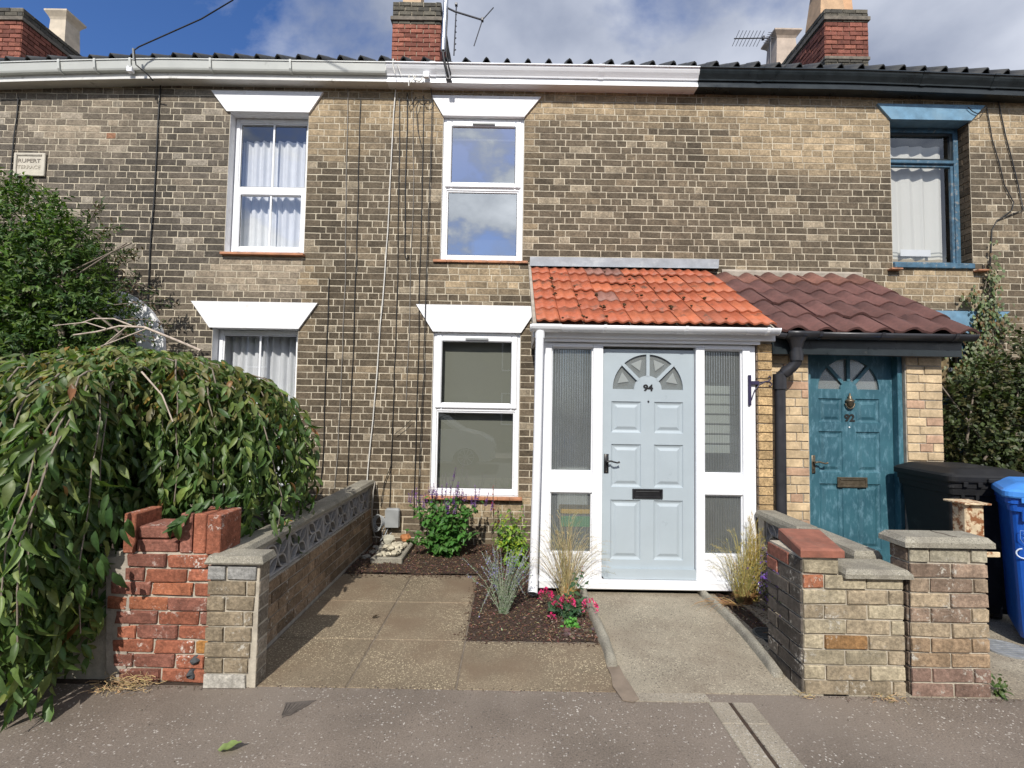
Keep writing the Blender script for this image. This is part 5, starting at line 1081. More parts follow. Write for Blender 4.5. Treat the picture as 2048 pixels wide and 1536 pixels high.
cable([(-1.394, 5.40), (-1.398, 5.283), (-1.417, 4.924), (-1.434, 4.302), (-1.447, 3.541), (-1.486, 2.731), (-1.515, 2.16), (-1.538, 1.595), (-1.569, 1.147), (-1.592, .813), (-1.597, .68)], .009, WC, 'thick white cable running down the wall to the garden wall coping', y=5.425)
q = MB(); q.tube([(-1.50, 5.40, .69), (-1.49, 5.30, .60), (-1.485, 5.25, .42), (-1.48, 5.26, .25), (-1.46, 5.30, .12), (-1.42, 5.32, .10)], .007, 6); part('cable', q, GC, None, True, label='grey cable looping down over the end of the screen wall', cat='cable')
cable([(-4.141, 5.207), (-4.142, 4.671), (-4.14, 3.846), (-4.156, 3.264), (-4.153, 2.889), (-4.138, 2.1)], .009, BC, 'black cable down the left house between plaque and window')
cable([(-5.772, 5.03), (-5.795, 4.584), (-5.809, 4.0)], .009, BC, 'black cable passing close to the stone name plaque')
cable([(-1.964, 5.40), (-1.956, 4.945), (-1.939, 3.882), (-1.92, 2.954), (-1.922, 2.154), (-1.94, 1.029), (-1.963, .6)], .005, GC, 'thin tan cable right of the left house upper window')
cable([(-1.81, 5.079), (-1.808, 4.473), (-1.798, 3.419), (-1.801, 2.44), (-1.81, 1.31), (-1.821, .643)], .006, BC, 'thin black cable second from the upper left window')
cable([(-2.103, 2.98), (-2.103, 2.492), (-2.104, 1.698), (-2.102, .86), (-2.121, .61)], .006, BC, 'short black cable starting below the lintel height right of the cherry')
cable([(-1.353, 5.104), (-1.341, 4.481), (-1.334, 3.601), (-1.322, 2.964), (-1.328, 1.937), (-1.333, 1.318), (-1.34, .41)], .0065, BC, 'black cable ending at the small grey junction box')
cable([(-1.266, 5.16), (-1.263, 4.778), (-1.267, 4.305), (-1.252, 3.719), (-1.251, 3.283), (-1.238, 3.214), (-1.215, 3.214), (-1.211, 3.254)], .008, BC, 'thick black cable ending in a hook halfway up the wall')
cable([(-1.219, 5.20), (-1.198, 4.958), (-1.165, 3.895), (-1.18, 2.966), (-1.176, 2.166), (-1.189, 1.601)], .004, GC, 'thin grey cable between the hooked cable and the middle windows')
cable([(-1.081, 5.139), (-1.07, 4.485), (-1.071, 3.605), (-1.072, 2.738), (-1.061, 1.885), (-1.068, 1.043), (-1.067, .3)], .0065, BC, 'black cable second from the left edge of the middle windows')
cable([(-.992, 5.20), (-.969, 5.081), (-.972, 4.487), (-.985, 3.606), (-.992, 2.74), (-.994, 1.886), (-1.012, 1.044), (-1.013, .435)], .007, BC, 'black cable nearest the middle windows', y=5.405)
cable([(-1.34, 1.0), (-1.337, .872), (-1.399, .677), (-1.438, .42)], .006, BC, 'black cable branching down to the cable coil', y=5.42)
cable([(-1.30, 1.22), (-1.20, 1.30), (-1.12, 1.38)], .004, BC, 'dead climber stem sticking out across the black cables', y=5.40)
cable([(5.553, 5.28), (5.589, 5.2), (5.664, 4.775), (5.783, 4.187), (5.842, 3.895), (5.72, 3.85), (5.679, 3.834), (5.534, 3.773), (5.473, 3.655), (5.428, 3.133), (5.484, 2.56), (5.481, 1.935)], .008, BC, 'black cable curving down the right house past the climber')
cable([(5.448, 5.099), (5.506, 4.713), (5.633, 4.184), (5.724, 3.981), (5.71, 3.893), (5.545, 3.773)], .007, BC, 'shorter black cable looping to the right of the blue window')
cable([(5.2, 5.08), (5.26, 5.03), (5.32, 5.0), (5.38, 5.03), (5.42, 5.09)], .006, BC, 'loop of black cable across the blue lintel', y=5.40)
cable([(-1.26, 5.1), (-1.235, 4.98), (-1.20, 5.03), (-1.16, 5.1)], .006, BC, 'loop of black cable just under the soffit', y=5.41)
cable([(-1.08, 5.1), (-1.05, 5.02), (-1.0, 5.015), (-.965, 5.07)], .006, BC, 'loop of black cable beside the upper middle lintel', y=5.40)
cable([(-1.12, 5.06), (-1.15, 4.95), (-1.13, 4.7), (-1.09, 4.55)], .006, BC, 'dangling black cable end beside the upper middle window', y=5.40)
for (x, z, lb) in ((-4.36, 5.285, 'white cable junction box under the left gutter'), (-1.02, 5.265, 'white cable junction box under the middle gutter')):
    q = MB(); q.bbox(x-.03, x+.03, 5.245, 5.295, z-.035+ez(x), z+.03+ez(x), .004); part('junction_box', q, M['upvc'], None, label=lb, cat='junction box')
q = MB(); q.tube([(-1.40, 5.26, 5.44), (-1.395, 5.235, 5.36), (-1.37, 5.235, 5.25)], .006, 6); q.tube([(-1.38, 5.27, 5.43), (-1.33, 5.235, 5.32), (-1.29, 5.235, 5.22)], .004, 6); q.tube([(-1.22, 5.28, 5.27), (-1.22, 5.28, 5.14)], .007, 6); q.tube([(-1.18, 5.28, 5.27), (-1.14, 5.27, 5.2), (-1.1, 5.27, 5.19), (-1.06, 5.27, 5.24)], .007, 6); q.tube([(-1.2, 5.28, 5.18), (-1.13, 5.27, 5.26)], .005, 6)
part('cable', q, WC, None, True, label='tangle of white cables draped over the middle gutter', cat='cable')
q = MB(); q.tube([(-3.136+.9*k/8, 5.1-2.2*k/8, 5.961+1.3*(k/8)+.1*((k/8)**2)) for k in range(9)][::-1]+[(-3.49, 5.12, 5.755), (-4.175, 5.14, 5.442), (-4.223, 5.14, 5.402), (-4.213, 5.16, 5.252), (-4.12, 5.22, 5.18), (-4.09, 5.26, 5.14)], .007, 6)
part('overhead_cable', q, BC, None, True, label='black overhead cable rising to the sky from the left gutter', cat='cable')
q = MB(); q.tube([(-4.235, 5.16, 5.30), (-4.235, 5.14, 5.42)], .012, 8); part('insulator', q, M['grey_plastic'], None, label='small grey hook fixing of the overhead cable on the gutter', cat='cable fixing')
# aerials
ma = empty('aerial_mast', (-.77, 5.2, 5.17), 'bright metal aerial mast fixed to the eaves in front of the middle chimney', 'aerial')
q = MB(); q.tube([(-.80, 5.2, 6.35), (-.81, 5.2, 6.089), (-.822, 5.2, 5.739), (-.829, 5.2, 5.50)], .027, 12); part('pole', q, M['aluminium'], ma, True)
q = MB(); q.tube([(-.829, 5.2, 5.50), (-.825, 5.2, 5.44), (-.80, 5.21, 5.33), (-.786, 5.22, 5.278), (-.77, 5.25, 5.22)], .014, 8); q.tube([(-.80, 5.2, 6.2), (-.79, 5.19, 5.9), (-.80, 5.2, 5.6), (-.79, 5.2, 5.45), (-.765, 5.22, 5.33), (-.745, 5.24, 5.27), (-.75, 5.26, 5.22)], .008, 6); part('cable', q, BC, ma, True)
q = MB(); q.bbox(-.80, -.74, 5.24, 5.295, 5.20, 5.25, .006); part('bracket', q, M['dark_metal'], ma)
q = MB(); q.tube([(-.80, 5.2, 6.0), (-.706, 5.2, 5.955), (-.397, 5.2, 5.863)], .010, 8); q.tube([(-.276, 5.2, 6.01), (-.397, 5.2, 5.863), (-.486, 5.2, 5.56)], .006, 6); q.bbox(-.412, -.385, 5.18, 5.22, 5.845, 5.885, .005); part('boom', q, M['dark_metal'], ma)
q = MB(); q.bbox(-1.2, -.80, 5.15, 5.25, 6.14, 6.19, .006); part('crossbar', q, M['upvc'], ma)
q = MB(); q.tube([(-.712, 5.35, 6.16), (-.728, 5.35, 5.56)], .008, 6)
for k in range(7): q.tube([(-.722, 5.35, 5.62+.07*k), (-.706, 5.35, 5.63+.07*k)], .007, 5)
q.bbox(-.728, -.70, 5.33, 5.37, 6.15, 6.18, .004); part('aerial_rod', q, M['dark_metal'], None, label='thin knobbly aerial rod standing right of the middle chimney', cat='aerial')
ya = empty('television_aerial', (4.67, 8.6, 7.8), 'comb-like television aerial on a thin pole left of the right chimney', 'aerial')
q = MB(); q.tube([(4.66, 8.6, 7.4), (4.672, 8.6, 8.46)], .018, 8); part('pole', q, M['dark_metal'], ya, True)
q = MB(); q.tube([(4.0, 8.6, 8.41), (4.73, 8.6, 8.435)], .010, 6)
for k in range(8):
    x = 4.03+.065*k; q.tube([(x+.025, 8.5, 8.49), (x-.02, 8.7, 8.34)], .005, 5)
part('boom', q, M['dark_metal'], ya)
q = MB(); q.add([(4.58, 8.5, 8.26), (4.60, 8.7, 8.42), (4.69, 8.7, 8.62), (4.67, 8.5, 8.46)], [(0, 1, 2, 3)])
for k in range(6): t_ = k/5; q.tube([(4.58+.09*t_, 8.5, 8.26+.2*t_), (4.60+.09*t_, 8.7, 8.42+.2*t_)], .005, 4)
q.f = q.f[1:]; q.bbox(4.52, 4.56, 8.57, 8.63, 8.40, 8.46, .004); part('reflector', q, M['dark_metal'], ya)
# ------------------------------------------------------------------ far side of the street (seen in the window glass)
oh = empty('opposite_terrace', (0, -11.5, 0), 'brick terrace across the street mirrored in the window glass', 'house')
q = MB(); q.box(-14, 14, -17, -11.5, -.1, 5.3); q.add([(-14, -11.2, 5.3), (14, -11.2, 5.3), (14, -14.3, 7.4), (-14, -14.3, 7.4), (14, -17.2, 5.3), (-14, -17.2, 5.3)], [(3, 2, 1, 0), (5, 4, 2, 3)]); part('wall', q, basic('far_brick', (.12, .10, .08), .9, .2, 5, bmp=.4), oh)
for k in range(-3, 4):
    for (z0, z1) in ((.7, 2.2), (3.2, 4.7)):
        q = MB(); frame4(q, k*4-.5, k*4+.5, z0, z1, -11.49, -11.42, .07); o = part('window', q, M['upvc'], oh); q = MB(); q.quad((k*4+.43, -11.45, z0+.07), (k*4-.43, -11.45, z0+.07), (k*4-.43, -11.45, z1-.07), (k*4+.43, -11.45, z1-.07)); part('pane', q, M['dark_room'], o)
    q = MB(); q.box(k*4+1.2, k*4+2.0, -11.5, -11.44, 0, 2.0); part('door', q, M['black_paint'], oh)
car = empty('parked_car', (-2.1, -2.6, -.12), 'small white hatchback parked across the street mirrored in the window', 'car')
prof = [(-3.85, .30), (-3.9, .55), (-3.86, .85), (-3.70, 1.15), (-3.35, 1.42), (-2.9, 1.50), (-2.3, 1.49), (-1.85, 1.38), (-1.45, 1.10), (-1.30, 1.02), (-.80, .90), (-.50, .74), (-.42, .55), (-.42, .32), (-.55, .22)]
def arch(cx): return [(cx+.36*math.cos(math.pi*k/8), .20+.36*math.sin(math.pi*k/8)) for k in range(9)]
poly = prof+arch(-1.19)+[(-1.6, .2), (-2.7, .2)]+arch(-3.2)
q = MB(); q.prism(poly, -3.38, -1.82, 1); q.xf(Matrix.Translation((0, 0, -.12))); part('body', q, M['car'], car)
q = MB(); q.prism([(-3.2, 1.05), (-3.1, 1.35), (-2.7, 1.41), (-2.25, 1.40), (-1.9, 1.30), (-1.55, 1.06)], -1.819, -1.815, 1); q.xf(Matrix.Translation((0, 0, -.12))); part('side_window', q, M['seal'], car)
for x in (-1.19, -3.2):
    for (a, b) in ((-2.02, -1.83), (-3.37, -3.2)):
        q = MB(); q.tube([(x, a, .20), (x, b, .20)], .31, 24); w_ = part('wheel', q, M['seal'], car)
        q = MB()
        for k in range(10): an = 2*math.pi*k/10; q.tube([(x, b+.004, .20), (x+.2*math.cos(an), b+.008, .20+.2*math.sin(an))], .014, 4)
        q.tube([(x+.21*math.cos(2*math.pi*k/20), b+.006, .20+.21*math.sin(2*math.pi*k/20)) for k in range(21)], .012, 4); part('rim', q, M['aluminium'], w_)
# ------------------------------------------------------------------ planting
def leaf_t(wd=.22, fold=.35, curl=.35, n=5, tip=1.6, wave=0):
    vs, fs = [], []
    for k in range(n+1):
        y = k/n; p = max(0, math.sin(math.pi*y**.8))**.8*(1 if y < .7 else 1-.35*(y-.7)/.3); z = -curl*y*y
        x = wd*p*.999+.004; wv = wave*math.sin(k*2.3)
        vs += [(-x, y, z+fold*x+wv), (0, y, z), (x, y, z+fold*x-wv)]
    for k in range(n): b = 3*k; fs += [(b, b+1, b+4, b+3), (b+1, b+2, b+5, b+4)]
    return vs, fs
def leaf_mat(p, d, nrm, s, ws=1):
    d = d.normalized(); x = d.cross(nrm)
    if x.length < 1e-4: x = d.orthogonal()
    x.normalize(); z = x.cross(d); m_ = Matrix((x*s*ws, d*s, z*s)).transposed().to_4x4(); m_.translation = p; return m_
def foliage(parent, leaves, tmpls, mat, nsingle=0, name='leaf', joined='leaves'):
    L_ = sorted(leaves, key=lambda l: (l[0]-CAM).length/l[3]); me = {}
    for l in L_[:nsingle]:
        ti = l[5] if len(l) > 5 else rng.randrange(len(tmpls))
        if ti not in me: b = MB(); b.add(*tmpls[ti]); me[ti] = mesh_of(b, name, mat, True)
        o = bpy.data.objects.new(name, me[ti]); C.objects.link(o); o.parent = parent; m_ = leaf_mat(l[0], l[1], l[2], l[3]); m_.translation = l[0]-wloc(parent); o.matrix_local = m_; o.color = (*l[4], 1)
    mb = MB()
    for l in L_[nsingle:]:
        ti = l[5] if len(l) > 5 else rng.randrange(len(tmpls)); m_ = leaf_mat(l[0], l[1], l[2], l[3]); v_, f_ = tmpls[ti]; mb.add([m_ @ Vector(v) for v in v_], f_, l[4])
    if mb.v: part(joined, mb, mat, parent, True, kind='stuff')
def rv(s=1): return Vector((U(-s, s), U(-s, s), U(-s, s)))
def tnt(*c, v=.25): k = U(1-v, 1+v); return tuple(x*k*U(.9, 1.1) for x in c)
CH = [leaf_t(.155, .6, .35), leaf_t(.18, .45, .7), leaf_t(.15, .9, .15), leaf_t(.175, .3, .5, wave=.04), leaf_t(.13, 1.3, .6), leaf_t(.16, .5, -.2, wave=.03)]
# weeping cherry
wc = empty('weeping_cherry_tree', (-2.75, 3.65, 0), 'large weeping cherry tree with long drooping dark leaves spilling over the red wall', 'tree')
q = MB(); q.tube([(-2.75, 3.65, -.05), (-2.72, 3.66, .6), (-2.78, 3.64, 1.3), (-2.76, 3.66, 1.88)], [.09, .075, .06, .05], 10); part('trunk', q, M['bark'], wc, True)
q = MB(); lv = []
cx, cy = -2.78, 3.6
def dome(r, az): return 1.93-.36*r**2.2
for i in range(680):
    az = U(0, 2*math.pi); dx, dy = math.cos(az), math.sin(az); fr = rng.random()
    rx = 1.42 if dx > 0 else 1.7
    ry = .85 if dy > 0 else 1.0
    r1 = U(.25, 1)**.55; ex, ey = cx+dx*rx*r1, cy+dy*ry*r1
    if i % 5 < 2: ex, ey = U(-3.5, -2.17), U(2.2, 2.75)           # the curtain in front of the red wall
    if ex > -2.16 and ey < 2.99: ey = U(2.99, 3.15) if ex > -2.02 or i % 5 > 1 else ey
    if ex > -1.47: ex = -1.47-U(0, .1)
    if ex > -2.2 and ey < 2.9: ex = -2.2-U(0, .2)
    front = ey < 2.9; rr = math.hypot((ex-cx)/rx, (ey-cy)/1.35); st = Vector((cx+U(-.2, .2), cy+U(-.2, .2), 1.86+U(-.06, .06)))
    hz = 1.95-.40*min(1.15, rr)**2.1+U(-.20, .02)
    if ex < -3.2: hz -= .12*(abs(ex+3.2))
    ze = (U(.03, .6) if ex < -2.1 else U(.5, .8)) if front else U(.62, 1.15)
    if i % 4 == 1: hz -= U(.1, .5)
    if i % 9 == 2: ex, ey, hz, ze = U(-2.7, -1.95), U(3.0, 3.3), U(1.2, 1.5), U(.6, .8)
    pts = []; n = 12
    for k in range(n+1):
        t = k/n; h = 1-(1-t)**1.7; p = st.lerp(Vector((ex, ey, 0)), min(1, h*1.02)); p.z = st.z+(hz-st.z)*(t/.62)**1.6 if t < .62 else hz+(ze-hz)*((t-.62)/.38)**1.15
        pts.append(p+rv(.018))
    if i % 6 == 0: q.tube(pts[5:], [.004*(1-k/n)+.0018 for k in range(n-4)], 5)
    tl = 0
    for a, b in zip(pts, pts[1:]):
        sg = b-a; ln = sg.length; m_ = max(1, int(ln/.034)); dirn = sg.normalized(); out_ = Vector((ex-cx, ey-cy, 0)).normalized()
        for k in range(m_):
            p = a+sg*(k+rng.random())/m_; side = rv(1); side.z *= .3
            d = (dirn*.5+side*.95+Vector((0, 0, -.55))+out_*.1).normalized(); nr = (out_*.7+Vector((0, 0, .7))+rv(1.1)+Vector((0, -.3, 0))).normalized()
            s = rng.triangular(.045, .125, .085)*(1.15 if p.y < 2.8 else 1)
            top = p.z > 1.45; g = rng.random()
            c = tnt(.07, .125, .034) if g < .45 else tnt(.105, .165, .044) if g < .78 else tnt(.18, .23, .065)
            if top and rng.random() < .38: c = tnt(.17, .175, .06)  # yellowish upper leaves, their sunlit look also put into the tint
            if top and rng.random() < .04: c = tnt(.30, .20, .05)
            if rng.random() < .008: c = tnt(.22, .11, .04)
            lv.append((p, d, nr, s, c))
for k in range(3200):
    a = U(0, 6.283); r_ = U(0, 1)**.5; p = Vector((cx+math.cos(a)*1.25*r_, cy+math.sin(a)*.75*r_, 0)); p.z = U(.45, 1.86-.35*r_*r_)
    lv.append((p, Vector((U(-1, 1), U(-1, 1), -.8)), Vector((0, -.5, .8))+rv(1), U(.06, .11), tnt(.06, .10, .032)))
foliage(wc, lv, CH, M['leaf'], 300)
part('branches', q, M['bark'], wc, True, kind='stuff')
for pts, r in (([(-2.34, 3.6, 1.93), (-2.53, 3.6, 2.0), (-2.76, 3.6, 2.09), (-2.95, 3.6, 2.10), (-3.12, 3.6, 2.06), (-3.29, 3.6, 2.02)], .011), ([(-2.86, 3.6, 2.10), (-3.0, 3.6, 2.15), (-3.15, 3.6, 2.16), (-3.3, 3.6, 2.10)], .007), ([(-3.05, 3.6, 2.08), (-3.2, 3.6, 2.12), (-3.45, 3.6, 2.09)], .005), ([(-2.75, 3.6, 2.09), (-2.95, 3.55, 1.98), (-3.1, 3.5, 1.90)], .005), ([(-2.9, 3.6, 2.09), (-3.05, 3.58, 1.95), (-3.2, 3.55, 1.85)], .006),
               ([(-2.95, 2.62, 1.30), (-2.68, 2.6, 1.42), (-2.48, 2.64, 1.52)], .009), ([(-2.3, 3.0, 1.72), (-2.16, 2.98, 1.58), (-2.07, 2.96, 1.42)], .006)):
    q = MB(); q.tube([Vector(p)+rv(.006) for p in pts], [r*(1-.5*k/len(pts)) for k in range(len(pts))], 7, tint=(2.1, 2.1, 2.2)); part('bare_branch', q, M['bark'], wc, True)
sp = []
for k in range(26):
    t = k/26; p = Vector((-1.60, 2.98, .99)).lerp(Vector((-1.83, 2.64, .86)), t)+Vector((0, 0, .05*math.sin(math.pi*t))); sp.append((p+rv(.02), Vector((-.55, -.3, -.75))+rv(.35), Vector((.2, -.7, .6))+rv(.3), U(.08, .12), tnt(.06, .12, .035)))
for k in range(14): sp.append((Vector((U(-2.2, -2.05), U(2.5, 2.68), U(.65, 1.05))), Vector((.2, -.1, -1))+rv(.3), Vector((.3, -1, .3))+rv(.3), U(.09, .12), tnt(.05, .10, .03)))
foliage(wc, sp, CH, M['leaf'], 0)
# broad shrub behind it
def bushy(parent, blobs, n, size, tmpls, cols, mat, nsingle=0, up=.3, clump=7, surf=.7, flat=.4):
    lv = []; tot = sum(b[2][0]*b[2][1]*b[2][2]*b[1] for b in blobs)
    for (c, wt, r) in blobs:
        for k in range(int(n*wt*r[0]*r[1]*r[2]/tot/clump)):
            u = rv(1)
            while u.length > 1 or u.length < .05: u = rv(1)
            rad = u.normalized()*(U(surf, 1.06) if rng.random() < .75 else U(.2, 1)); b = Vector((c[0]+rad.x*r[0], c[1]+rad.y*r[1], c[2]+rad.z*r[2])); ax = (Vector((rad.x, rad.y, rad.z+up))+rv(.6)).normalized()
            L0 = size*U(1.2, 2.6); cc = cols[rng.randrange(len(cols))]
            for j in range(clump):
                t = j/clump; sd = rv(1); sd = (sd-ax*sd.dot(ax)).normalized(); lv.append((b+ax*L0*(t-.5), (ax*(.5+.5*t)+sd*.85+Vector((0, 0, -.15))).normalized(), (ax+Vector((0, 0, flat))+rv(.5)), size*U(.7, 1.25), tnt(*cc, v=.3)))
    foliage(parent, lv, tmpls, mat, nsingle); return lv
ls = empty('evergreen_shrub', (-4.7, 4.75, 0), 'tall bushy green shrub covering the arched doorway on the left', 'shrub')
q = MB()
for k in range(9): q.tube([(-4.7+U(-.2, .2), 4.8, 0), (-4.7+U(-.4, .4), 4.75, 1.2), (-4.7+U(-.9, .9), 4.7, 2.2), (-4.7+U(-1.0, 1.0), 4.7, 3.1)], [.03, .025, .016, .006], 6)
part('trunk', q, M['bark'], ls, True)
SHL = [leaf_t(.17, .4, .2, 4), leaf_t(.15, .6, .35, 4), leaf_t(.19, .25, .1, 4)]
bushy(ls, [((-5.0, 4.75, 2.9), 1.0, (.62, .45, .85)), ((-4.55, 4.8, 2.75), 1.0, (.45, .4, .72)), ((-4.95, 4.8, 1.7), .8, (.8, .45, .9)), ((-4.35, 4.85, 2.30), .9, (.45, .38, .50)), ((-5.6, 4.7, 2.6), .6, (.6, .5, 1.1)), ((-4.2, 4.9, 1.75), .5, (.42, .3, .5))], 34000, .058, SHL,
      [(.085, .145, .028), (.065, .125, .028), (.12, .19, .04), (.045, .09, .025)], M['leaf2'], 280, surf=.72)
lv = []
for (x0, z0, x1, z1) in ((-4.0, 2.75, -3.55, 2.62), (-4.0, 2.5, -3.38, 2.5), (-3.9, 2.35, -3.42, 2.30), (-4.1, 2.95, -3.72, 3.02), (-4.0, 2.6, -3.75, 2.85), (-4.2, 3.2, -3.95, 3.3), (-3.95, 2.2, -3.5, 2.15), (-4.3, 3.35, -4.15, 3.5), (-4.0, 2.9, -3.8, 3.08)):
    q = MB(); q.tube([(x0, 4.8, z0), ((x0+x1)/2, 4.78, (z0+z1)/2+.03), (x1, 4.75, z1)], [.006, .004, .002], 5); part('twig', q, M['bark'], ls, True)
    for k in range(60):
        t = k/60; p = Vector((x0+(x1-x0)*t, 4.8-.05*t, z0+(z1-z0)*t))+rv(.045); lv.append((p, Vector((x1-x0, 0, z1-z0)).normalized()*.6+rv(.8), Vector((0, -.5, .8))+rv(.6), U(.035, .06), tnt(*rng.choice(((.04, .07, .02), (.06, .09, .025), (.09, .06, .03)))) ))
foliage(ls, lv, SHL, M['leaf2'], 0)
# right shrub and climber
rs_ = empty('shady_shrub', (4.9, 4.9, 0), 'dark small-leaved shrub with bronze tips behind the wheelie bins', 'shrub')
q = MB()
for k in range(7): q.tube([(4.9+U(-.3, .3), 4.95, 0), (4.9+U(-.4, .4), 4.9, .9), (4.9+U(-.6, .6), 4.9, 1.9)], [.02, .015, .006], 6)
part('trunk', q, M['bark'], rs_, True)
SML = [leaf_t(.34, .25, .2, 3), leaf_t(.30, .4, .3, 3), leaf_t(.38, .1, .1, 3)]
bushy(rs_, [((4.75, 4.9, 1.35), 1, (.40, .36, .55)), ((5.25, 4.9, 1.5), 1, (.5, .38, .65)), ((4.9, 5.0, 1.85), .8, (.30, .25, .3)), ((5.3, 5.0, 2.15), .8, (.24, .2, .35)), ((4.9, 4.85, .7), .7, (.7, .4, .6)), ((5.6, 4.9, 1.6), .8, (.4, .4, .8))], 24000, .04, SML,
      [(.055, .075, .024), (.075, .10, .035), (.04, .055, .02), (.09, .085, .035)], M['leaf2'], 200, clump=6)
cl_ = empty('climbing_ivy', (5.25, 5.38, 1.9), 'pale green ivy climbing the right house past the blue lower lintel', 'climber')
q = MB(); q.tube([(5.48, 5.42, 1.6), (5.44, 5.42, 2.3), (5.40, 5.42, 2.9), (5.43, 5.42, 3.3)], .006, 5); q.tube([(5.15, 5.42, 1.9), (5.22, 5.41, 2.3), (5.30, 5.42, 2.7), (5.38, 5.42, 3.1)], .006, 5); part('stem', q, M['bark'], cl_, True)
lv = []
for (x, z, rx, rz, n_) in ((5.33, 2.72, .12, .17, 210), (5.15, 2.86, .09, .06, 50), (5.27, 2.5, .10, .15, 160), (5.2, 2.28, .10, .12, 120), (5.08, 2.12, .12, .12, 110), (5.4, 3.05, .05, .16, 70), (5.42, 3.3, .02, .15, 24), (5.02, 1.98, .18, .14, 140), (5.35, 2.0, .15, .25, 120), (5.5, 2.55, .08, .1, 40), (5.25, 2.0, .2, .2, 130)):
    for k in range(n_): lv.append((Vector((x+rng.gauss(0, .6)*rx, 5.37+U(-.06, .05), z+rng.gauss(0, .6)*rz)), Vector((U(-.7, .7), -.3, -.9)), Vector((U(-.4, .4), -1, .6)), U(.032, .055), tnt(*rng.choice(((.13, .17, .07), (.17, .21, .10), (.08, .12, .04), (.20, .22, .13), (.16, .10, .04))))))
foliage(cl_, lv, SML, M['leaf2'], 250)
# ---- front bed
def spikes(parent, items, col, name='flower_spike', mat=None, w=.012, fl=40):
    for (b, t, cl0) in items:
        q = MB(); b, t = Vector(b), Vector(t); q.tube([b, b.lerp(t, .5)+rv(.004), t], [.0025, .002, .001], 5, tint=(.05, .07, .03)); n_ = int(fl*(t-b).length*(1-cl0)*10/1.6)
        for k in range(n_):
            s_ = cl0+(1-cl0)*rng.random(); p = b.lerp(t, s_); r_ = w*(1-.55*((s_-cl0)/(1-cl0))); d = Vector((U(-1, 1), U(-1, 1), U(-.1, .6))).normalized(); e = d.cross(Vector((0, 0, 1))).normalized()*r_*.45
            q.add([p-e*.4, p+d*r_+e, p+d*r_*1.3, p+d*r_-e], [(0, 1, 2, 3)], tnt(*col, v=.3))
        part(name, q, mat or M['petal'], parent)
OV = [leaf_t(.34, .3, .35, 4), leaf_t(.30, .45, .5, 4), leaf_t(.36, .15, .2, 4)]
def stemmy(parent, base, tips, mk, col, size, nleaf, tmpls, nsingle, stemcol=(.10, .16, .05), r=.0035, leafstart=.12):
    q = MB(); lv = []
    for t in tips:
        b = Vector(base)+Vector((U(-.07, .07), U(-.05, .05), 0)); t = Vector(t); m_ = b.lerp(t, .5)+Vector((0, 0, .05)); P3 = [b, m_+rv(.012), t]; q.tube(P3, [r, r*.8, r*.5], 5, tint=stemcol)
        for k in range(nleaf):
            s_ = leafstart+(1-leafstart)*(k+rng.random())/nleaf; p = b.lerp(m_, s_*2) if s_ < .5 else m_.lerp(t, s_*2-1); a = U(0, 6.283)
            o_ = Vector((math.cos(a), math.sin(a), 0)); lv.append((p, o_*.9+Vector((0, -.15, U(-.55, .25))), Vector((0, -.35, 1))+rv(.35), size*U(.65, 1.2)*(1.1-.45*s_), tnt(*rng.choice(col))))
    part('stems', q, M['plain'], parent); foliage(parent, lv, tmpls, M['leaf2'], nsingle)
ag = empty('giant_hyssop', (-.66, 5.05, 0), 'bushy bright green plant with slim purple flower spikes under the lower window', 'plant')
tips = [Vector((-.66+.44*math.cos(a)*r_, 5.05+.20*math.sin(a)*r_-.04, .52+.12*(1-r_)+U(-.10, .05))) for a, r_ in [(U(0, 6.283), U(.1, 1)**.6) for _ in range(46)]]
tips += [Vector((U(-1.02, -.3), 4.86+U(-.04, .06), U(.12, .36))) for _ in range(20)]
stemmy(ag, (-.66, 5.04, 0), tips, None, [(.075, .19, .035), (.09, .22, .045), (.055, .15, .03)], .085, 13, OV, 290)
spikes(ag, [((t.x, t.y, t.z-.02), (t.x+U(-.02, .03), t.y, t.z+U(.09, .17)), .25) for t in tips[:36]]+[((-.35, 5.0, .5), (-.31, 5.0, .70), .3), ((-.27, 5.0, .45), (-.22, 5.0, .66), .3), ((-.62, 5.05, .62), (-.57, 5.05, .90), .5), ((-.20, 4.98, .42), (-.17, 4.98, .60), .3)], (.30, .13, .50), w=.017, fl=75)
sv_ = empty('red_salvia', (-.17, 5.1, 0), 'thin upright stem with scarlet flowers between the green plants', 'plant')
q = MB(); q.tube([(-.15, 5.1, 0), (-.17, 5.1, .4), (-.18, 5.1, .68)], .003, 5, tint=(.12, .1, .05)); part('stems', q, M['plain'], sv_)
spikes(sv_, [((-.175, 5.1, .40), (-.18, 5.1, .72), .1)], (.55, .03, .05), w=.022, fl=26); spikes(sv_, [((-.12, 5.05, .30), (-.10, 5.05, .40), .1)], (.5, .05, .06), w=.015, fl=30)
ys = empty('lime_green_shrub', (.07, 4.72, 0), 'fresh yellow green leafy plant beside the white downpipe', 'plant')
tips = [Vector((.04+U(-.20, .16), 4.70+U(-.12, .1), U(.18, .56))) for _ in range(52)]+[Vector((.13, 4.75, .62)), Vector((.0, 4.75, .56))]
stemmy(ys, (.07, 4.72, 0), tips, None, [(.17, .30, .04), (.12, .25, .04), (.28, .36, .04), (.20, .30, .05)], .068, 12, [leaf_t(.25, .3, .3, 4), leaf_t(.22, .4, .4, 4)], 220, leafstart=.05)
spikes(ys, [((.14, 4.72, .45), (.13, 4.72, .60), .2), ((.02, 4.7, .42), (.0, 4.7, .58), .2), ((.2, 4.66, .42), (.215, 4.66, .58), .2)], (.22, .13, .34), w=.010, fl=50)
ru = empty('russian_sage', (-.02, 3.66, 0), 'wispy grey-green sage with tiny lavender flowers in the mulch bed', 'plant')
q = MB(); lv = []
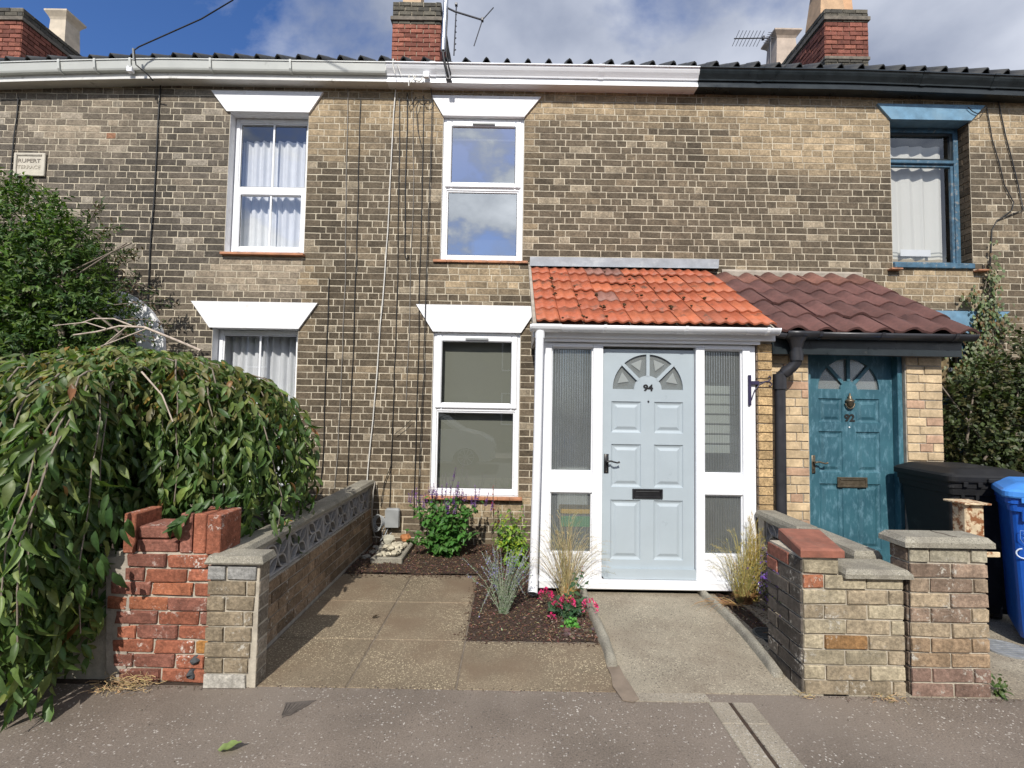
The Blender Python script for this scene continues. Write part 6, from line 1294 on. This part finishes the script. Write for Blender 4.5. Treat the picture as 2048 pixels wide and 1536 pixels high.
T_ = [(U(-.20, .20), U(-.12, .1), U(.26, .50)) for _ in range(52)]+[(-.33, -.02, .42), (-.30, -.02, .30), (-.20, -.12, .02), (-.17, -.08, .10), (.17, -.02, .36), (.14, -.05, .16), (.20, .05, .28)]
for i, t in enumerate(T_):
    b = Vector((-.04+U(-.02, .03), 3.65, 0)); e = Vector((-.02+t[0], 3.66+t[1], t[2])); m_ = b.lerp(e, .45)+Vector((0, 0, .06 if t[2] > .2 else .22)); P3 = [b.lerp(m_, k/4)*(1-k/4)+m_*(k/4) if 0 else b.lerp(m_, k/4) for k in range(5)]+[m_.lerp(e, k/5) for k in range(1, 6)]
    P3 = [p+rv(.004) for p in P3]; q.tube(P3, [.0024*(1-.6*k/10) for k in range(10)], 5, tint=(.27, .30, .22))
    for k in range(26):
        s_ = k/26; j = min(8, int(s_*9)); p = P3[j].lerp(P3[j+1], s_*9-j); f = s_ > .5
        if f: lv.append((p, rv(1), rv(1), U(.008, .016), tnt(.24, .22, .42), 1))
        if rng.random() < .9: lv.append((p, Vector((U(-1, 1), U(-1, .5), U(.1, .9))), rv(1), U(.016, .034)*(1-.5*s_), tnt(*rng.choice(((.22, .29, .18), (.16, .26, .12), (.28, .32, .25)))), 0))
part('stems', q, M['plain'], ru); foliage(ru, lv, [leaf_t(.16, .3, .3, 3), leaf_t(.45, .1, .1, 2)], M['leaf2'], 0)
def grass(parent, base, n, h, spread, cols, lean=(0, 0), seed_heads=True, w=.0016):
    q = MB()
    for k in range(n):
        a = U(0, 6.283); r_ = spread*U(.1, 1)**.8; t_ = Vector((base[0]+math.cos(a)*r_+lean[0], base[1]+math.sin(a)*r_*.6+lean[1], h*U(.55, 1.05)*(1-.35*(r_/spread)**2))); b = Vector((base[0]+U(-.04, .04), base[1]+U(-.03, .03), 0)); m_ = b.lerp(t_, .55); m_.z = t_.z*.72; c_ = tnt(*rng.choice(cols), v=.2)
        d = t_-m_; e = t_+Vector((d.x*.8, d.y*.8, -abs(d.x)*.35-.01)); pts = []
        for j in range(9):
            s_ = j/8; p = (b*(1-s_)**3+m_*3*s_*(1-s_)**2+t_*3*s_*s_*(1-s_)+e*s_**3); pts.append(p)
        q.tube(pts, [w*(1.1-.85*j/8) for j in range(9)], 3, caps=False, tint=c_)
        if seed_heads and rng.random() < .55:
            for j in range(6): p = pts[6].lerp(pts[8], j/6); q.tube([p, p+Vector((U(-.012, .012), U(-.01, .01), U(.004, .02)))], .0009, 3, False, tint=tuple(x*1.1 for x in c_))
    part('blades', q, M['straw'], parent, True, kind='stuff')
GC_ = [(.50, .40, .20), (.42, .33, .16), (.55, .47, .28), (.30, .26, .12)]
gl = empty('feather_grass', (.46, 3.93, 0), 'straw coloured feather grass in front of the left porch pane', 'ornamental grass')
grass(gl, (.46, 3.94), 190, .72, .30, GC_); grass(gl, (.48, 3.92), 60, .18, .07, [(.50, .22, .05), (.45, .28, .08)], seed_heads=False, w=.0025)
grt = empty('feather_grass', (1.90, 3.92, 0), 'golden feather grass in the narrow bed right of the pale blue door', 'ornamental grass')
grass(grt, (1.88, 3.95), 150, .62, .26, [(.50, .42, .14), (.45, .36, .12), (.32, .28, .10)]); grass(grt, (1.99, 4.0), 120, .72, .09, [(.42, .33, .07), (.5, .38, .10)]); grass(grt, (1.9, 3.93), 70, .16, .10, [(.22, .11, .04), (.3, .15, .05)], seed_heads=False, w=.003); grass(grt, (1.78, 3.9), 26, .10, .22, [(.4, .24, .1)], lean=(-.12, -.1), seed_heads=False, w=.0025)
pk = empty('pink_flowering_plant', (.42, 3.58, 0), 'low dark green plant with crimson pink flower clusters by the path edging', 'plant')
tips = [Vector((.43+U(-.14, .16), 3.6+U(-.09, .09), U(.05, .19))) for _ in range(26)]+[Vector((.54, 3.68, .33)), Vector((.50, 3.7, .30)), Vector((.60, 3.66, .26))]
stemmy(pk, (.43, 3.6, 0), tips, None, [(.05, .105, .045), (.06, .12, .06), (.04, .085, .04)], .055, 8, OV, 150, r=.0025)
for k, (x, y, z, r_) in enumerate(((.275, 3.62, .165, .048), (.42, 3.53, .15, .052), (.585, 3.55, .12, .052), (.34, 3.57, .11, .02), (.31, 3.52, .05, .018))):
    q = MB()
    for j in range(int(90*(r_/.05)**1.4)):
        d = rv(1); d.z = abs(d.z)*.8+.1; d.normalize(); p = Vector((x, y, z))+Vector((d.x*r_, d.y*r_*.8, (d.z-.5)*r_*1.6)); a = d.cross(rv(1)).normalized()*.0055; b = d*.014; q.add([p-a*.5, p+b+a, p+b*1.4, p+b-a], [(0, 1, 2, 3)], tnt(*rng.choice(((.62, .03, .16), (.50, .02, .12), (.75, .12, .28)))))
    part('flower_cluster', q, M['petal'], pk)
lv = [(Vector((.44+U(-.05, .05), 3.46+U(-.03, .03), U(.01, .06))), rv(1)+Vector((0, -.3, .3)), Vector((0, -.3, 1))+rv(.4), U(.02, .035), tnt(.10, .30, .05)) for _ in range(60)]; foliage(pk, lv, OV, M['leaf2'], 0)
spikes(pk, [((.54, 3.68, .26), (.555, 3.68, .36), .1)], (.55, .2, .16), w=.014, fl=40)
lav = empty('purple_trailing_plant', (2.0, 3.62, 0), 'small purple flowering plant in the shade by the stepped wall', 'plant')
lv = []
for k in range(420): 
    f = rng.random() < .5; lv.append((Vector((2.0+rng.gauss(0, .045), 3.75+rng.gauss(0, .08), abs(rng.gauss(.22, .10)))), rv(1), rv(1), U(.012, .026), tnt(.16, .08, .35) if f else tnt(.12, .13, .09)))
foliage(lav, lv, OV, M['leaf2'], 0)
# weeds, straw, a fallen leaf
def weed(x, y, n, s, label, col=(.07, .11, .03), h=.08):
    e = empty('weed', (x, y, 0), label, 'weed'); lv = [(Vector((x+rng.gauss(0, .4)*s, y+rng.gauss(0, .3)*s, abs(rng.gauss(0, .5))*h)), rv(1)+Vector((0, -.2, .4)), Vector((0, -.4, 1))+rv(.5), U(.018, .035), tnt(*col)) for _ in range(n)]; foliage(e, lv, OV, M['leaf2'], 0)
weed(2.70, 2.72, 50, .05, 'small green weed at the right foot of the brick gate pier'); weed(3.30, 3.55, 120, .14, 'leafy weeds under the blue recycling bin'); weed(2.86, 3.15, 60, .05, 'thin grey-green weed growing behind the brick pier', (.12, .13, .09), .45)
weed(-3.1, 2.5, 120, .25, 'yellowing leaves at the foot of the weeping cherry curtain', (.30, .20, .06), .12)
def litter(x0, x1, y0, y1, n, l, label, col=(.42, .30, .15), z=.01, h=.03, name='dry_straw', cat='straw'):
    q = MB()
    for k in range(n):
        p = Vector((rng.triangular(x0, x1, (x0+x1)/2), U(y0, y1), z+h*rng.random()**2)); a = U(0, 6.283); d = Vector((math.cos(a), math.sin(a)*.6, U(-.25, .25)))*l*U(.4, 1); m_ = p+d*.5+rv(l*.12); q.tube([p, m_, p+d], .0014, 3, False, tint=tnt(*col, v=.35))
    part(name, q, M['straw'], None, kind='stuff', label=label, cat=cat)
litter(-2.22, -1.88, 2.60, 2.72, 170, .09, 'tangle of dry straw at the foot of the red brick wall', h=.06)
litter(1.95, 2.15, 2.63, 2.70, 40, .05, 'scrap of dry roots on the pavement by the stepped wall', h=.015)
litter(1.56, 1.66, 2.66, 2.72, 16, .05, 'dry straw at the front corner of the stepped wall', h=.015)
litter(-1.66, -1.52, 3.3, 3.5, 14, .05, 'dry twig and orange leaf scraps on the wall coping', (.5, .2, .06), z=.70, h=.012, name='dry_leaf_scraps', cat='leaf litter')
for (x0, x1) in ((-2.2, -1.4), (1.6, 2.66), (-1.4, .6), (2.6, 3.4)):
    q = MB()
    for k in range(130):
        clod(q, (U(x0, x1), 2.69-abs(rng.gauss(0, .012)) if x0 != -1.4 else 2.70+rng.gauss(0, .01), .001), U(.002, .006), tnt(.13, .10, .075), .6, 4)
    part('grit', q, M['stone'], None, kind='stuff', label='fine grit gathered along the foot of the wall', cat='grit')
lf = MB(); m_ = leaf_mat(Vector((-1.27, 2.20, .012)), Vector((1, .15, .02)), Vector((0, -.2, 1)), .10); v_, f_ = leaf_t(.22, .5, -.3, 6, wave=.05); lf.add([m_ @ Vector(v) for v in v_], f_, (.20, .26, .09)); part('fallen_leaf', lf, M['leaf2'], None, True, label='single curled green leaf lying on the pavement', cat='leaf')
lf = MB(); m_ = leaf_mat(Vector((-.98, 3.55, .01)), Vector((1, .3, .1)), Vector((0, -.2, 1)), .05); lf.add([m_ @ Vector(v) for v in v_], f_, (.05, .035, .02)); part('dead_leaf', lf, M['leaf2'], None, True, label='small dead leaf on the paving slabs', cat='leaf')

# bark crumbs spilled over the slab edges and a few leaves and crumbs on the paving
q = MB()
for k in range(420):
    if rng.random() < .6: x, y = U(-1.5, -.28), 4.475-abs(rng.gauss(0, .05))
    elif rng.random() < .5: x, y = -.28-abs(rng.gauss(0, .03)), U(3.26, 4.47)
    else: x, y = U(-.28, .6), 3.262-abs(rng.gauss(0, .035))
    a = U(0, 6.283); d = Vector((math.cos(a), math.sin(a), 0))*U(.003, .010); e = Vector((-d.y, d.x, 0))*.4; c = Vector((x, y, .004)); q.add([c-d-e, c+d-e, c+d+e, c-d+e, c+Vector((0, 0, .004))], [(0, 1, 4), (1, 2, 4), (2, 3, 4), (3, 0, 4)], tnt(.08, .045, .028, v=.4))
part('spilled_bark', q, M['mulch'], None, kind='stuff', label='crumbs of bark spilled over the edges of the slabs', cat='mulch')
q = MB()
for k in range(260): clod(q, (U(-3, 3.4), 2.1+.6*rng.random()**.5, .001), U(.0015, .0045), tnt(.16, .13, .10, v=.5), .6, 4)
part('loose_grit', q, M['stone'], None, kind='stuff', label='loose grit scattered over the pavement', cat='grit')
